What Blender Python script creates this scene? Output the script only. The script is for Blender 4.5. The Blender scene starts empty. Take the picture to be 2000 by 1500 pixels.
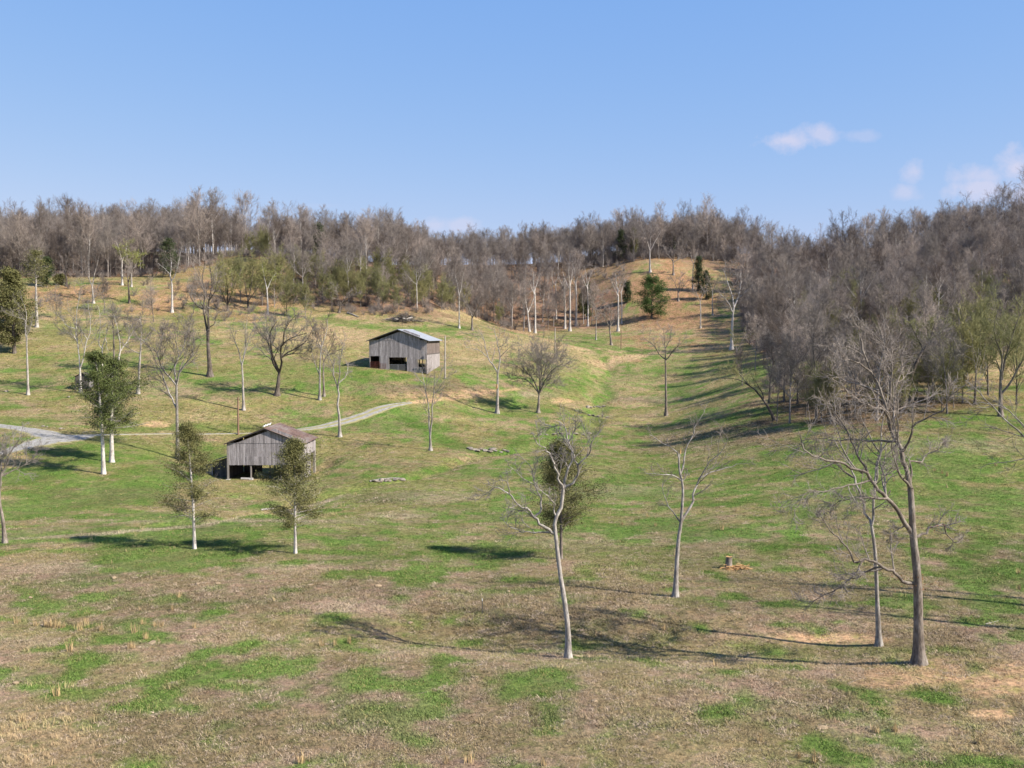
import bpy, math, random
import numpy as np

# ------------------------------------------------------------------ camera, sky, sun
scene = bpy.context.scene
COL = scene.collection
EYE = 21.6                       # camera height over the near pasture, metres
FPX = 2000.0                     # focal length in photo pixels (photo is 2000 px wide)
PITCH = math.atan(100.0 / FPX)   # camera looks down a little

cam_data = bpy.data.cameras.new('camera')
cam = bpy.data.objects.new('camera', cam_data)
COL.objects.link(cam)
cam.location = (0, 0, EYE)
cam.rotation_euler = (math.pi / 2 - PITCH, 0, 0)
cam_data.sensor_width = 36.0
cam_data.lens = 36.0
cam_data.clip_start = 0.5
cam_data.clip_end = 20000
scene.camera = cam

SUN_EL = math.radians(40)
SUN_H = np.array([0.925, -0.38]); SUN_H /= np.linalg.norm(SUN_H)
sun_dir = np.array([SUN_H[0] * math.cos(SUN_EL), SUN_H[1] * math.cos(SUN_EL), math.sin(SUN_EL)])
sl = bpy.data.lights.new('sun', 'SUN')
sl.energy = 5.0
sl.angle = math.radians(0.53)
sl.color = (1.0, 0.93, 0.82)
so = bpy.data.objects.new('sun', sl)
COL.objects.link(so)
from mathutils import Vector
so.rotation_euler = Vector((-sun_dir[0], -sun_dir[1], -sun_dir[2])).to_track_quat('-Z', 'Y').to_euler()
so.location = (60, -40, 90)

scene.view_settings.view_transform = 'Standard'
scene.view_settings.look = 'None'
scene.view_settings.exposure = 1.0
scene.view_settings.gamma = 1.0
scene.view_settings.use_curve_mapping = False

world = bpy.data.worlds.new('World')
scene.world = world
world.use_nodes = True


def build_world():
    nt = world.node_tree
    nt.nodes.clear()
    N = nt.nodes.new
    L = nt.links.new
    out = N('ShaderNodeOutputWorld')
    bg = N('ShaderNodeBackground')
    sky = N('ShaderNodeTexSky')
    sky.sky_type = 'NISHITA'
    sky.sun_disc = False
    sky.sun_elevation = SUN_EL
    sky.sun_rotation = math.atan2(SUN_H[0], SUN_H[1])
    sky.altitude = 200
    sky.air_density = 1.0
    sky.dust_density = 0.3
    sky.ozone_density = 2.0
    bg.inputs['Strength'].default_value = 0.084
    tc = N('ShaderNodeTexCoord')
    sep = N('ShaderNodeSeparateXYZ')
    L(tc.outputs['Generated'], sep.inputs[0])

    def M(op, a, b=None, c=None, clamp=False):
        m = N('ShaderNodeMath'); m.operation = op; m.use_clamp = clamp
        for i, q in enumerate((a, b, c)):
            if q is None: continue
            if isinstance(q, (int, float)): m.inputs[i].default_value = q
            else: L(q, m.inputs[i])
        return m.outputs[0]
    x, y, z = sep.outputs
    yy = M('MAXIMUM', y, 0.02)
    az = M('DIVIDE', x, yy)
    el = M('DIVIDE', z, yy)
    comb = N('ShaderNodeCombineXYZ')
    L(az, comb.inputs[0]); L(el, comb.inputs[1])
    noi = N('ShaderNodeTexNoise')
    noi.inputs['Scale'].default_value = 34
    noi.inputs['Detail'].default_value = 5
    noi.inputs['Roughness'].default_value = 0.6
    L(comb.outputs[0], noi.inputs['Vector'])
    nz = M('SUBTRACT', noi.outputs['Fac'], 0.5)
    # small fair-weather clouds, each an ellipse of directions (azimuth, elevation, half sizes, density)
    clouds = [(0.268, 0.186, 0.035, 0.0125, 1.0), (0.300, 0.193, 0.022, 0.012, 0.8), (0.335, 0.190, 0.022, 0.006, 0.35),
              (0.387, 0.155, 0.017, 0.012, 0.75), (0.380, 0.135, 0.020, 0.010, 0.6),
              (0.455, 0.152, 0.036, 0.014, 0.75), (0.488, 0.160, 0.032, 0.018, 1.0), (0.455, 0.140, 0.034, 0.014, 0.9),
              (0.510, 0.138, 0.05, 0.020, 0.9), (0.62, 0.15, 0.07, 0.02, 0.9),
              (-0.075, 0.104, 0.02, 0.010, 0.6), (-0.050, 0.104, 0.025, 0.009, 0.6),
              (-0.19, 0.123, 0.03, 0.0025, 0.1), (-0.9, 0.14, 0.08, 0.015, 0.8), (-0.66, 0.19, 0.05, 0.012, 0.7)]
    tot = None
    for (ca, ce, ra, re, dn) in clouds:
        da = M('DIVIDE', M('SUBTRACT', az, ca), ra)
        de = M('DIVIDE', M('SUBTRACT', el, ce), re)
        d2 = M('ADD', M('MULTIPLY', da, da), M('MULTIPLY', de, de))
        f = M('SUBTRACT', 1.0, M('SQRT', d2))
        f = M('ADD', f, M('MULTIPLY', nz, 2.2))
        f = M('MULTIPLY', f, 1.3, clamp=True)
        f = M('MULTIPLY', f, dn)
        tot = f if tot is None else M('MAXIMUM', tot, f)
    tot = M('MULTIPLY', tot, M('GREATER_THAN', y, 0.05))
    tot = M('MULTIPLY', tot, 0.68)
    # the photograph's even blue: one tone curve per channel over the whole sky
    sc = N('ShaderNodeSeparateColor'); L(sky.outputs[0], sc.inputs[0])
    cc = N('ShaderNodeCombineColor')
    for i, (k, g) in enumerate(SKY_CURVE):
        L(M('MULTIPLY', M('POWER', M('MAXIMUM', sc.outputs[i], 0.001), g), k), cc.inputs[i])
    mix = N('ShaderNodeMixRGB')
    mix.inputs['Color2'].default_value = CLOUD_COL
    L(tot, mix.inputs['Fac'])
    L(cc.outputs[0], mix.inputs['Color1'])
    L(mix.outputs[0], bg.inputs['Color'])
    L(bg.outputs[0], out.inputs['Surface'])


SKY_CURVE = ((0.98, 0.80), (1.68, 0.47), (4.25, 0.12))
CLOUD_COL = (4.5, 4.3, 5.2, 1)
build_world()

# ------------------------------------------------------------------ helpers
RNG = np.random.default_rng(7)
random.seed(7)
_cp, _sp = math.cos(PITCH), math.sin(PITCH)


def ray(u, v):
    dx = (u - 1000.0) / FPX
    dy = (750.0 - v) / FPX
    return np.array([dx, _cp + dy * _sp, -_sp + dy * _cp])


def at(u, v, Y):
    d = ray(u, v)
    t = Y / d[1]
    return np.array([d[0] * t, Y, EYE + d[2] * t])


def project(x, y, z):
    zz = z - EYE
    depth = np.maximum(y * _cp - zz * _sp, 1e-3)
    up = y * _sp + zz * _cp
    return 1000 + FPX * x / depth, 750 - FPX * up / depth


def _hash(ix, iy, seed):
    h = (ix.astype(np.int64) * 374761393 + iy.astype(np.int64) * 668265263 + seed * 974634721) & 0xffffffff
    h = ((h ^ (h >> 13)) * 1274126177) & 0xffffffff
    h = (h ^ (h >> 16)) & 0xffffffff
    return h / 4294967295.0


def vnoise(x, y, seed=0):
    ix = np.floor(x); iy = np.floor(y)
    fx = x - ix; fy = y - iy
    fx = fx * fx * (3 - 2 * fx); fy = fy * fy * (3 - 2 * fy)
    a = _hash(ix, iy, seed); b = _hash(ix + 1, iy, seed)
    c = _hash(ix, iy + 1, seed); d = _hash(ix + 1, iy + 1, seed)
    return (a * (1 - fx) + b * fx) * (1 - fy) + (c * (1 - fx) + d * fx) * fy


def fbm(x, y, oct=4, seed=0, gain=0.55):
    s = 0; a = 1.0; t = 0
    for i in range(oct):
        s = s + a * vnoise(x * 2.03 ** i + 17.3 * i, y * 2.03 ** i - 9.1 * i, seed + i)
        t += a; a *= gain
    return s / t


def sstep(a, b, x):
    t = np.clip((x - a) / (b - a), 0, 1)
    return t * t * (3 - 2 * t)


def pchip(xs, ys, xq):
    xs = np.asarray(xs, float); ys = np.asarray(ys, float)
    h = np.diff(xs); d = np.diff(ys) / h
    m = np.zeros(len(xs))
    m[0] = d[0]; m[-1] = d[-1]
    for i in range(1, len(xs) - 1):
        if d[i - 1] * d[i] > 0:
            w1 = 2 * h[i] + h[i - 1]; w2 = h[i] + 2 * h[i - 1]
            m[i] = (w1 + w2) / (w1 / d[i - 1] + w2 / d[i])
    xq = np.clip(xq, xs[0], xs[-1])
    k = np.clip(np.searchsorted(xs, xq, side='right') - 1, 0, len(xs) - 2)
    t = (xq - xs[k]) / h[k]
    t2 = t * t; t3 = t2 * t
    return ((2 * t3 - 3 * t2 + 1) * ys[k] + (t3 - 2 * t2 + t) * h[k] * m[k]
            + (-2 * t3 + 3 * t2) * ys[k + 1] + (t3 - t2) * h[k] * m[k + 1])


# ------------------------------------------------------------------ terrain: heights
KD = 1.714
COLUMNS = {
    -300: [(65, 1035), (95, 900), (110, 835), (128, 770), (150, 690), (175, 620), (200, 550), (285, 505), (350, 500)],
    0: [(62, 1055), (72, 1015), (82, 965), (95, 900), (110, 835), (128, 770), (150, 690), (175, 620), (200, 550), (222, 542), (285, 505), (350, 500)],
    250: [(64, 1043), (72, 1012), (80, 980), (92, 925), (112, 847), (130, 767), (150, 690), (180, 620), (205, 548), (225, 541), (285, 500), (350, 492)],
    500: [(70, 1012), (82, 1000), (98, 937), (105, 917), (117, 850), (130, 780), (146, 716), (156, 685), (185, 620), (215, 560), (240, 498), (290, 505), (350, 512)],
    750: [(56, 1100), (75, 1000), (90, 945), (97, 920), (118, 848), (130, 790), (146, 720), (156, 705), (180, 652), (192, 622), (215, 565), (245, 515), (300, 518), (350, 525)],
    1000: [(75, 1000), (95, 925), (112, 882), (118, 860), (135, 808), (150, 742), (172, 692), (200, 650), (225, 648), (240, 640), (265, 580), (290, 522), (330, 518), (380, 522)],
    1150: [(80, 980), (112, 872), (125, 845), (136, 810), (143, 795), (157, 755), (175, 710), (205, 668), (225, 655), (240, 640), (265, 575), (285, 530), (330, 510), (380, 514)],
    1250: [(80, 980), (95, 930), (121, 860), (142, 812), (168, 745), (190, 695), (215, 660), (235, 625), (255, 560), (275, 505), (290, 497), (330, 500), (380, 505)],
    1500: [(74, 980), (87, 925), (103, 860), (121, 800), (143, 740), (174, 690), (205, 650), (235, 580), (265, 530), (290, 505), (340, 495), (380, 500)],
    1750: [(73, 978), (94, 852), (109, 800), (136, 720), (175, 620), (215, 545), (250, 498), (300, 485), (360, 485)],
    2000: [(74, 970), (95, 850), (107, 807), (131, 720), (165, 620), (200, 525), (240, 460), (290, 435), (350, 435)],
    2300: [(75, 970), (100, 846), (112, 802), (135, 712), (165, 608), (200, 510), (240, 440), (290, 415), (350, 415)],
}
A_GRID = np.linspace(-0.75, 0.75, 151)
Y_GRID = np.concatenate([np.arange(-200, 60, 10.0), np.arange(60, 700, 2.0)])


def make_height_table():
    us = sorted(COLUMNS)
    prof = []
    for u in us:
        ys = [-200, 0, 40, 70]; zs = [0, 0, 0, 0.0]
        for (k, v) in COLUMNS[u]:
            p = at(u, v, k * KD)
            ys.append(p[1]); zs.append(p[2])
        ys += [ys[-1] + 60, 1200]
        zs += [zs[-1] - 4, zs[-1] - 20]
        prof.append(pchip(ys, zs, Y_GRID))
    prof = np.array(prof)
    aa = np.array([(u - 1000) / FPX for u in us])
    T = np.zeros((len(A_GRID), len(Y_GRID)))
    for j in range(len(Y_GRID)):
        T[:, j] = pchip(aa, prof[:, j], A_GRID)
    k = np.exp(-0.5 * (np.arange(-5, 6) / 2.0) ** 2); k /= k.sum()
    P = np.pad(T, ((5, 5), (0, 0)), 'edge')
    T = sum(k[i] * P[i:i + T.shape[0]] for i in range(11))
    k = np.exp(-0.5 * (np.arange(-3, 4) / 1.2) ** 2); k /= k.sum()
    P = np.pad(T, ((0, 0), (3, 3)), 'edge')
    T = sum(k[i] * P[:, i:i + T.shape[1]] for i in range(7))
    return T


HT = make_height_table()
PADS = []          # (centre x, y, half w, half d, yaw, z) of levelled ground under buildings
DIPS = []          # creek bed and pasture swale: polyline world points, width, depth


def seg_dist(px, py, pts):
    """Distance from points to a polyline."""
    best = np.full(px.shape, 1e9)
    for (a, b) in zip(pts[:-1], pts[1:]):
        ax, ay = a[0], a[1]; dx, dy = b[0] - ax, b[1] - ay
        L2 = dx * dx + dy * dy + 1e-9
        t = np.clip(((px - ax) * dx + (py - ay) * dy) / L2, 0, 1)
        d = np.hypot(px - ax - t * dx, py - ay - t * dy)
        best = np.minimum(best, d)
    return best


def height(x, y):
    x = np.asarray(x, float); y = np.asarray(y, float)
    a = np.clip(x / np.maximum(y, 55.0), A_GRID[0] + 1e-6, A_GRID[-1] - 1e-6)
    fa = (a - A_GRID[0]) / (A_GRID[1] - A_GRID[0])
    ia = np.clip(np.floor(fa).astype(int), 0, len(A_GRID) - 2); fa = fa - ia
    yc = np.clip(y, Y_GRID[0], Y_GRID[-1] - 1e-6)
    iy = np.clip(np.searchsorted(Y_GRID, yc, side='right') - 1, 0, len(Y_GRID) - 2)
    fy = (yc - Y_GRID[iy]) / (Y_GRID[iy + 1] - Y_GRID[iy])
    z = ((HT[ia, iy] * (1 - fa) + HT[ia + 1, iy] * fa) * (1 - fy)
         + (HT[ia, iy + 1] * (1 - fa) + HT[ia + 1, iy + 1] * fa) * fy)
    z = z + (fbm(x / 22, y / 22, 3, 5) - 0.5) * 0.9 * sstep(85, 150, y) + (fbm(x / 9, y / 9, 2, 9) - 0.5) * 0.25
    for (pts, w, dep) in DIPS:
        d = seg_dist(x, y, pts)
        z = z - dep * np.exp(-(d / w) ** 2)
    for (cx, cy, hw, hd, yaw, pz) in PADS:
        c, s = math.cos(yaw), math.sin(yaw)
        lx = (x - cx) * c + (y - cy) * s; ly = -(x - cx) * s + (y - cy) * c
        d = np.hypot(np.maximum(np.abs(lx) - hw, 0), np.maximum(np.abs(ly) - hd, 0))
        w = 1 - sstep(0.3, 5.0, d)
        z = z * (1 - w) + pz * w
    return z


def ground(u, v, y0=35.0, y1=680.0):
    """World point where the line of sight of photo pixel (u, v) meets the ground."""
    d = ray(u, v)
    ys = np.concatenate([np.arange(y0, 200, 0.5), np.arange(200, y1, 1.0)])
    xs = d[0] / d[1] * ys
    zs = EYE + d[2] / d[1] * ys
    g = height(xs, ys) - zs
    k = np.argmax(g > 0)
    if not (g > 0).any():
        k = len(ys) - 1
        return np.array([xs[k], ys[k], float(height(xs[k], ys[k]))])
    if k > 0:
        t = -g[k - 1] / (g[k] - g[k - 1])
        y = ys[k - 1] + t * (ys[k] - ys[k - 1])
    else:
        y = ys[0]
    x = d[0] / d[1] * y
    return np.array([x, y, float(height(x, y))])


# building sites first, so the ground is levelled under them
nb = at(518, 937, 168.0)
NB_W, NB_L, NB_YAW = 12.6, 9.4, math.radians(-1.5)
NB_Z = nb[2]
PADS.append((nb[0], nb[1] + 4.7, 7.0, 5.6, NB_YAW, NB_Z))
fb_r = at(834, 725.5, 250.0)
FB_W, FB_L, FB_YAW = 14.4, 16.0, math.radians(-7)
creek_px = [(300, 1022), (420, 1012), (520, 997), (610, 975), (700, 950), (790, 935), (860, 915), (930, 888), (1010, 882), (1080, 862), (1140, 848),
            (1165, 815)]
creek2_px = [(1165, 815), (1152, 808), (1180, 798), (1166, 784), (1194, 768), (1176, 748), (1196, 726), (1182, 700)]
cr = [ground(u, v) for (u, v) in creek_px]
cr2 = [ground(u, v) for (u, v) in creek2_px]
DIPS.append((cr, 1.9, 1.0))
DIPS.append((cr2, 5.0, 1.2))
DIPS.append((cr2, 1.2, 0.22))
DIPS.append(([np.array(p) for p in ((21.0, 70.5), (12.0, 71.5), (2.0, 72.5), (-6.0, 74.0))], 5.0, 1.0))  # swale added where the oak's shadow falls, not part of the creek


def mesh_from(name, V, F=None, quads=None, tris=None, smooth=False):
    """Mesh from numpy arrays: quads (n,4) and/or tris (n,3)."""
    me = bpy.data.meshes.new(name)
    V = np.asarray(V, np.float32)
    me.vertices.add(len(V)); me.vertices.foreach_set('co', V.ravel())
    idx = []; starts = []; tot = 0
    if quads is not None and len(quads):
        q = np.asarray(quads, np.int32)
        idx.append(q.ravel()); starts.append(np.arange(len(q), dtype=np.int32) * 4); tot = q.size
    if tris is not None and len(tris):
        t = np.asarray(tris, np.int32)
        idx.append(t.ravel()); starts.append(np.arange(len(t), dtype=np.int32) * 3 + tot)
    idx = np.concatenate(idx); starts = np.concatenate(starts)
    me.loops.add(len(idx)); me.loops.foreach_set('vertex_index', idx)
    me.polygons.add(len(starts)); me.polygons.foreach_set('loop_start', starts)
    if smooth:
        me.polygons.foreach_set('use_smooth', np.ones(len(starts), bool))
    me.update(calc_edges=True)
    return me


def link(name, me, mat=None, parent=None, loc=None):
    o = bpy.data.objects.new(name, me)
    COL.objects.link(o)
    if mat is not None and me is not None and not len(me.materials):
        for m in (mat if isinstance(mat, (list, tuple)) else [mat]):
            me.materials.append(m)
    if parent is not None: o.parent = parent
    if loc is not None: o.location = loc
    return o


def thing(name, label, cat, loc=(0, 0, 0), rotz=0.0, group=None):
    o = bpy.data.objects.new(name, None)
    o.empty_display_size = 0.5
    COL.objects.link(o)
    o.location = loc
    o.rotation_euler = (0, 0, rotz)
    return tag(o, label, cat, group)


def tag(o, label, cat, group=None):
    o['label'] = label; o['category'] = cat
    if group: o['group'] = group
    return o


# ------------------------------------------------------------------ materials
def new_mat(name, rough=0.9, spec=0.2):
    m = bpy.data.materials.new(name); m.use_nodes = True
    nt = m.node_tree
    b = nt.nodes['Principled BSDF']
    b.inputs['Roughness'].default_value = rough
    b.inputs['Specular IOR Level'].default_value = spec
    return m, nt, b


def ramp(nt, stops):
    r = nt.nodes.new('ShaderNodeValToRGB')
    els = r.color_ramp.elements
    r.color_ramp.interpolation = 'LINEAR'
    while len(els) < len(stops): els.new(0.5)
    for e, (p, c) in zip(els, stops):
        e.position = p; e.color = (*c, 1)
    return r


def noise(nt, scale, detail=4, rough=0.6, vec=None, dist=0.0):
    n = nt.nodes.new('ShaderNodeTexNoise')
    n.inputs['Scale'].default_value = scale
    n.inputs['Detail'].default_value = detail
    n.inputs['Roughness'].default_value = rough
    n.inputs['Distortion'].default_value = dist
    if vec is not None: nt.links.new(vec, n.inputs['Vector'])
    return n


def mapped(nt, scale=(1, 1, 1), coord='Object'):
    tc = nt.nodes.new('ShaderNodeTexCoord')
    mp = nt.nodes.new('ShaderNodeMapping')
    mp.inputs['Scale'].default_value = scale
    nt.links.new(tc.outputs[coord], mp.inputs['Vector'])
    return mp.outputs[0]


def mul(nt, c1, c2, fac=1.0, mode='MULTIPLY'):
    m = nt.nodes.new('ShaderNodeMixRGB'); m.blend_type = mode
    m.inputs['Fac'].default_value = fac
    for i, c in ((1, c1), (2, c2)):
        if hasattr(c, 'is_output'): nt.links.new(c, m.inputs[i])
        else: m.inputs[i].default_value = (*c, 1)
    return m.outputs[0]


def bark_mat(name, lo, mid, hi, scale=1.6, rnd=0.25):
    m, nt, b = new_mat(name, 0.92, 0.15)
    n = noise(nt, scale, 5, 0.65, mapped(nt, (1, 1, 0.45)))
    lo, mid, hi = [tuple(c * 0.72 for c in q) for q in (lo, mid, hi)]
    r = ramp(nt, [(0.28, lo), (0.5, mid), (0.7, hi)])
    nt.links.new(n.outputs['Fac'], r.inputs['Fac'])
    n2 = noise(nt, scale * 4, 4, 0.7, mapped(nt, (1, 1, 0.3)))
    r2 = ramp(nt, [(0.32, (0.50, 0.48, 0.46)), (0.5, (0.95, 0.95, 0.95)), (0.68, (1.25, 1.25, 1.25))])
    nt.links.new(n2.outputs['Fac'], r2.inputs['Fac'])
    c = mul(nt, r.outputs[0], r2.outputs[0])
    oi = nt.nodes.new('ShaderNodeObjectInfo')
    r3 = ramp(nt, [(0.0, (1 - rnd,) * 3), (1.0, (1 + rnd,) * 3)])
    nt.links.new(oi.outputs['Random'], r3.inputs['Fac'])
    c = mul(nt, c, r3.outputs[0])
    nt.links.new(c, b.inputs['Base Color'])
    bp = nt.nodes.new('ShaderNodeBump'); bp.inputs['Strength'].default_value = 0.9; bp.inputs['Distance'].default_value = 0.08
    nt.links.new(n2.outputs['Fac'], bp.inputs['Height'])
    nt.links.new(bp.outputs[0], b.inputs['Normal'])
    return m


def twig_mat(name, ca, cb):
    """Thin branches: colour drifts from tree to tree."""
    m, nt, b = new_mat(name, 0.9, 0.15)
    oi = nt.nodes.new('ShaderNodeObjectInfo')
    r = ramp(nt, [(0.0, ca), (0.5, tuple((p * .55 + q * .45) * f for p, q, f in zip(ca, cb, (0.93, 1.0, 1.04)))), (1.0, cb)])
    nt.links.new(oi.outputs['Random'], r.inputs['Fac'])
    n = noise(nt, 0.5, 3, 0.6, mapped(nt))
    r2 = ramp(nt, [(0.3, (0.75, 0.75, 0.75)), (0.7, (1.2, 1.2, 1.2))])
    nt.links.new(n.outputs['Fac'], r2.inputs['Fac'])
    nt.links.new(mul(nt, r.outputs[0], r2.outputs[0]), b.inputs['Base Color'])
    return m


def leaf_mat(name, ca, cb, cc):
    m, nt, b = new_mat(name, 0.75, 0.25)
    g = nt.nodes.new('ShaderNodeNewGeometry')
    r = ramp(nt, [(0.0, ca), (0.55, cb), (1.0, cc)])
    n = noise(nt, 0.7, 3, 0.6, mapped(nt))
    add = nt.nodes.new('ShaderNodeMath'); add.operation = 'MULTIPLY_ADD'
    nt.links.new(g.outputs['Random Per Island'], add.inputs[0]); add.inputs[1].default_value = 0.5
    sc = nt.nodes.new('ShaderNodeMath'); sc.operation = 'MULTIPLY'; sc.inputs[1].default_value = 0.55
    nt.links.new(n.outputs['Fac'], sc.inputs[0]); nt.links.new(sc.outputs[0], add.inputs[2])
    nt.links.new(add.outputs[0], r.inputs['Fac'])
    nt.links.new(r.outputs[0], b.inputs['Base Color'])
    return m


def plain_mat(name, stops, scale=3.0, rough=0.85, stretch=(1, 1, 1), spec=0.2, metal=0.0, rnd=0.0, fine=0.0):
    m, nt, b = new_mat(name, rough, spec)
    n = noise(nt, scale, 5, 0.65, mapped(nt, stretch))
    r = ramp(nt, [(p, tuple(c * 0.76 for c in q)) for (p, q) in stops])
    nt.links.new(n.outputs['Fac'], r.inputs['Fac'])
    c = r.outputs[0]
    if rnd:
        oi = nt.nodes.new('ShaderNodeObjectInfo')
        r3 = ramp(nt, [(0.0, (1 - rnd,) * 3), (1.0, (1 + rnd,) * 3)])
        nt.links.new(oi.outputs['Random'], r3.inputs['Fac'])
        c = mul(nt, c, r3.outputs[0])
    if fine:
        n2 = noise(nt, scale * 8, 3, 0.6, mapped(nt, stretch))
        r4 = ramp(nt, [(0.3, (1 - fine,) * 3), (0.7, (1 + fine,) * 3)])
        nt.links.new(n2.outputs['Fac'], r4.inputs['Fac'])
        c = mul(nt, c, r4.outputs[0])
    nt.links.new(c, b.inputs['Base Color'])
    b.inputs['Metallic'].default_value = metal
    return m


M_BARK_PALE = bark_mat('pale_bark', (0.22, 0.19, 0.165), (0.40, 0.36, 0.32), (0.58, 0.54, 0.49))
M_BARK_WHITE = bark_mat('white_bark', (0.42, 0.37, 0.33), (0.62, 0.57, 0.52), (0.76, 0.71, 0.66), rnd=0.1)
M_BARK_OAK = bark_mat('grey_oak_bark', (0.13, 0.105, 0.085), (0.27, 0.225, 0.185), (0.42, 0.37, 0.32), rnd=0.1)
M_BARK_DARK = bark_mat('dark_bark', (0.07, 0.055, 0.045), (0.14, 0.115, 0.095), (0.25, 0.21, 0.18))
M_BARK_WOOD = bark_mat('woodland_bark', (0.14, 0.115, 0.10), (0.26, 0.225, 0.20), (0.42, 0.38, 0.345), rnd=0.45)
M_TWIG = twig_mat('grey_twigs', (0.19, 0.155, 0.13), (0.28, 0.235, 0.205))
M_TWIG_WOOD = twig_mat('woodland_twigs', (0.150, 0.118, 0.100), (0.345, 0.285, 0.245))
M_TWIG_BUD = twig_mat('budding_twigs', (0.17, 0.155, 0.068), (0.27, 0.25, 0.11))
M_LEAF_CEDAR = leaf_mat('cedar_foliage', (0.055, 0.056, 0.020), (0.125, 0.122, 0.042), (0.21, 0.19, 0.075))
M_LEAF_CEDAR_GREEN = leaf_mat('green_cedar_foliage', (0.030, 0.042, 0.012), (0.078, 0.098, 0.026), (0.15, 0.16, 0.048))
M_LEAF_CEDAR_DK = leaf_mat('dark_cedar_foliage', (0.018, 0.030, 0.012), (0.045, 0.062, 0.022), (0.085, 0.10, 0.035))
M_LEAF_BRIGHT = leaf_mat('bright_cedar_foliage', (0.020, 0.045, 0.012), (0.060, 0.105, 0.022), (0.12, 0.17, 0.04))
M_LEAF_BUD = leaf_mat('new_leaf_buds', (0.12, 0.14, 0.03), (0.20, 0.23, 0.055), (0.30, 0.33, 0.10))
M_LEAF_DEAD = leaf_mat('dead_leaves', (0.16, 0.07, 0.03), (0.26, 0.12, 0.05), (0.36, 0.18, 0.08))
M_WOUND = plain_mat('fresh_split_wood', [(0.3, (0.40, 0.21, 0.085)), (0.7, (0.68, 0.44, 0.21))], 4)
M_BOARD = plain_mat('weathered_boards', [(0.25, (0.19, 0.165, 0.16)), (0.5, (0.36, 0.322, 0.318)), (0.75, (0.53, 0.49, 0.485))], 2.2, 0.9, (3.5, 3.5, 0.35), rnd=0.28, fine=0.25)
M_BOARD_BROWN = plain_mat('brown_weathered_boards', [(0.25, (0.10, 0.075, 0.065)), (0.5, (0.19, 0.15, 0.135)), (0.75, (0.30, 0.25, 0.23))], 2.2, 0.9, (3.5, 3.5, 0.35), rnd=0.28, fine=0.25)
M_BOARD_DARK = plain_mat('old_or_shaded_dark_boards', [(0.25, (0.07, 0.06, 0.055)), (0.75, (0.17, 0.15, 0.14))], 2.2, 0.9, (3, 3, 0.4), rnd=0.25)
M_POST = plain_mat('old_posts', [(0.25, (0.20, 0.17, 0.15)), (0.75, (0.42, 0.38, 0.35))], 3, 0.9, (3, 3, 0.5))
M_RUST = plain_mat('rusted_roof_metal', [(0.25, (0.095, 0.055, 0.040)), (0.45, (0.185, 0.112, 0.080)), (0.56, (0.225, 0.170, 0.138)), (0.75, (0.30, 0.27, 0.245))], 0.55, 0.6, (1.0, 0.35, 1), spec=0.4, rnd=0.14, fine=0.15)
M_GALV = plain_mat('galvanised_roof_metal', [(0.3, (0.33, 0.345, 0.36)), (0.7, (0.45, 0.46, 0.475))], 0.5, 0.5, spec=0.5, rnd=0.06, fine=0.06)
M_DARKROOF = plain_mat('dark_roof_metal', [(0.3, (0.045, 0.035, 0.032)), (0.7, (0.11, 0.08, 0.07))], 1.2, 0.7, rnd=0.2)
M_GATE_RED = plain_mat('red_gate_paint', [(0.3, (0.13, 0.04, 0.032)), (0.7, (0.22, 0.08, 0.06))], 5, 0.6)
M_GATE_GREY = plain_mat('grey_gate_steel', [(0.3, (0.30, 0.31, 0.33)), (0.7, (0.45, 0.46, 0.48))], 5, 0.5)
M_ROCK = plain_mat('limestone', [(0.25, (0.13, 0.105, 0.08)), (0.5, (0.27, 0.23, 0.185)), (0.75, (0.40, 0.35, 0.29))], 2.4, 0.9, fine=0.2, rnd=0.15)
M_TAN_ROCK = plain_mat('tan_field_stone', [(0.25, (0.25, 0.18, 0.11)), (0.75, (0.46, 0.35, 0.22))], 3.4, 0.9, fine=0.2, rnd=0.15)
M_CONC = plain_mat('concrete', [(0.3, (0.48, 0.46, 0.43)), (0.7, (0.66, 0.64, 0.61))], 4, 0.9)
M_WHITE = plain_mat('white_feathers', [(0.3, (0.70, 0.70, 0.70)), (0.7, (0.82, 0.82, 0.82))], 6, 0.8)
M_POLE = plain_mat('brown_pole_wood', [(0.3, (0.20, 0.12, 0.085)), (0.7, (0.34, 0.21, 0.15))], 2, 0.9, (3, 3, 0.3))
M_POLE_PALE = plain_mat('pale_pole_wood', [(0.3, (0.34, 0.30, 0.26)), (0.7, (0.52, 0.47, 0.42))], 2, 0.9, (3, 3, 0.3))
M_STEEL_POST = plain_mat('dark_steel_post', [(0.3, (0.06, 0.06, 0.06)), (0.7, (0.12, 0.11, 0.10))], 6, 0.6)
M_STRAW = plain_mat('straw', [(0.3, (0.46, 0.32, 0.15)), (0.7, (0.66, 0.49, 0.27))], 3, 0.9)


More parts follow.
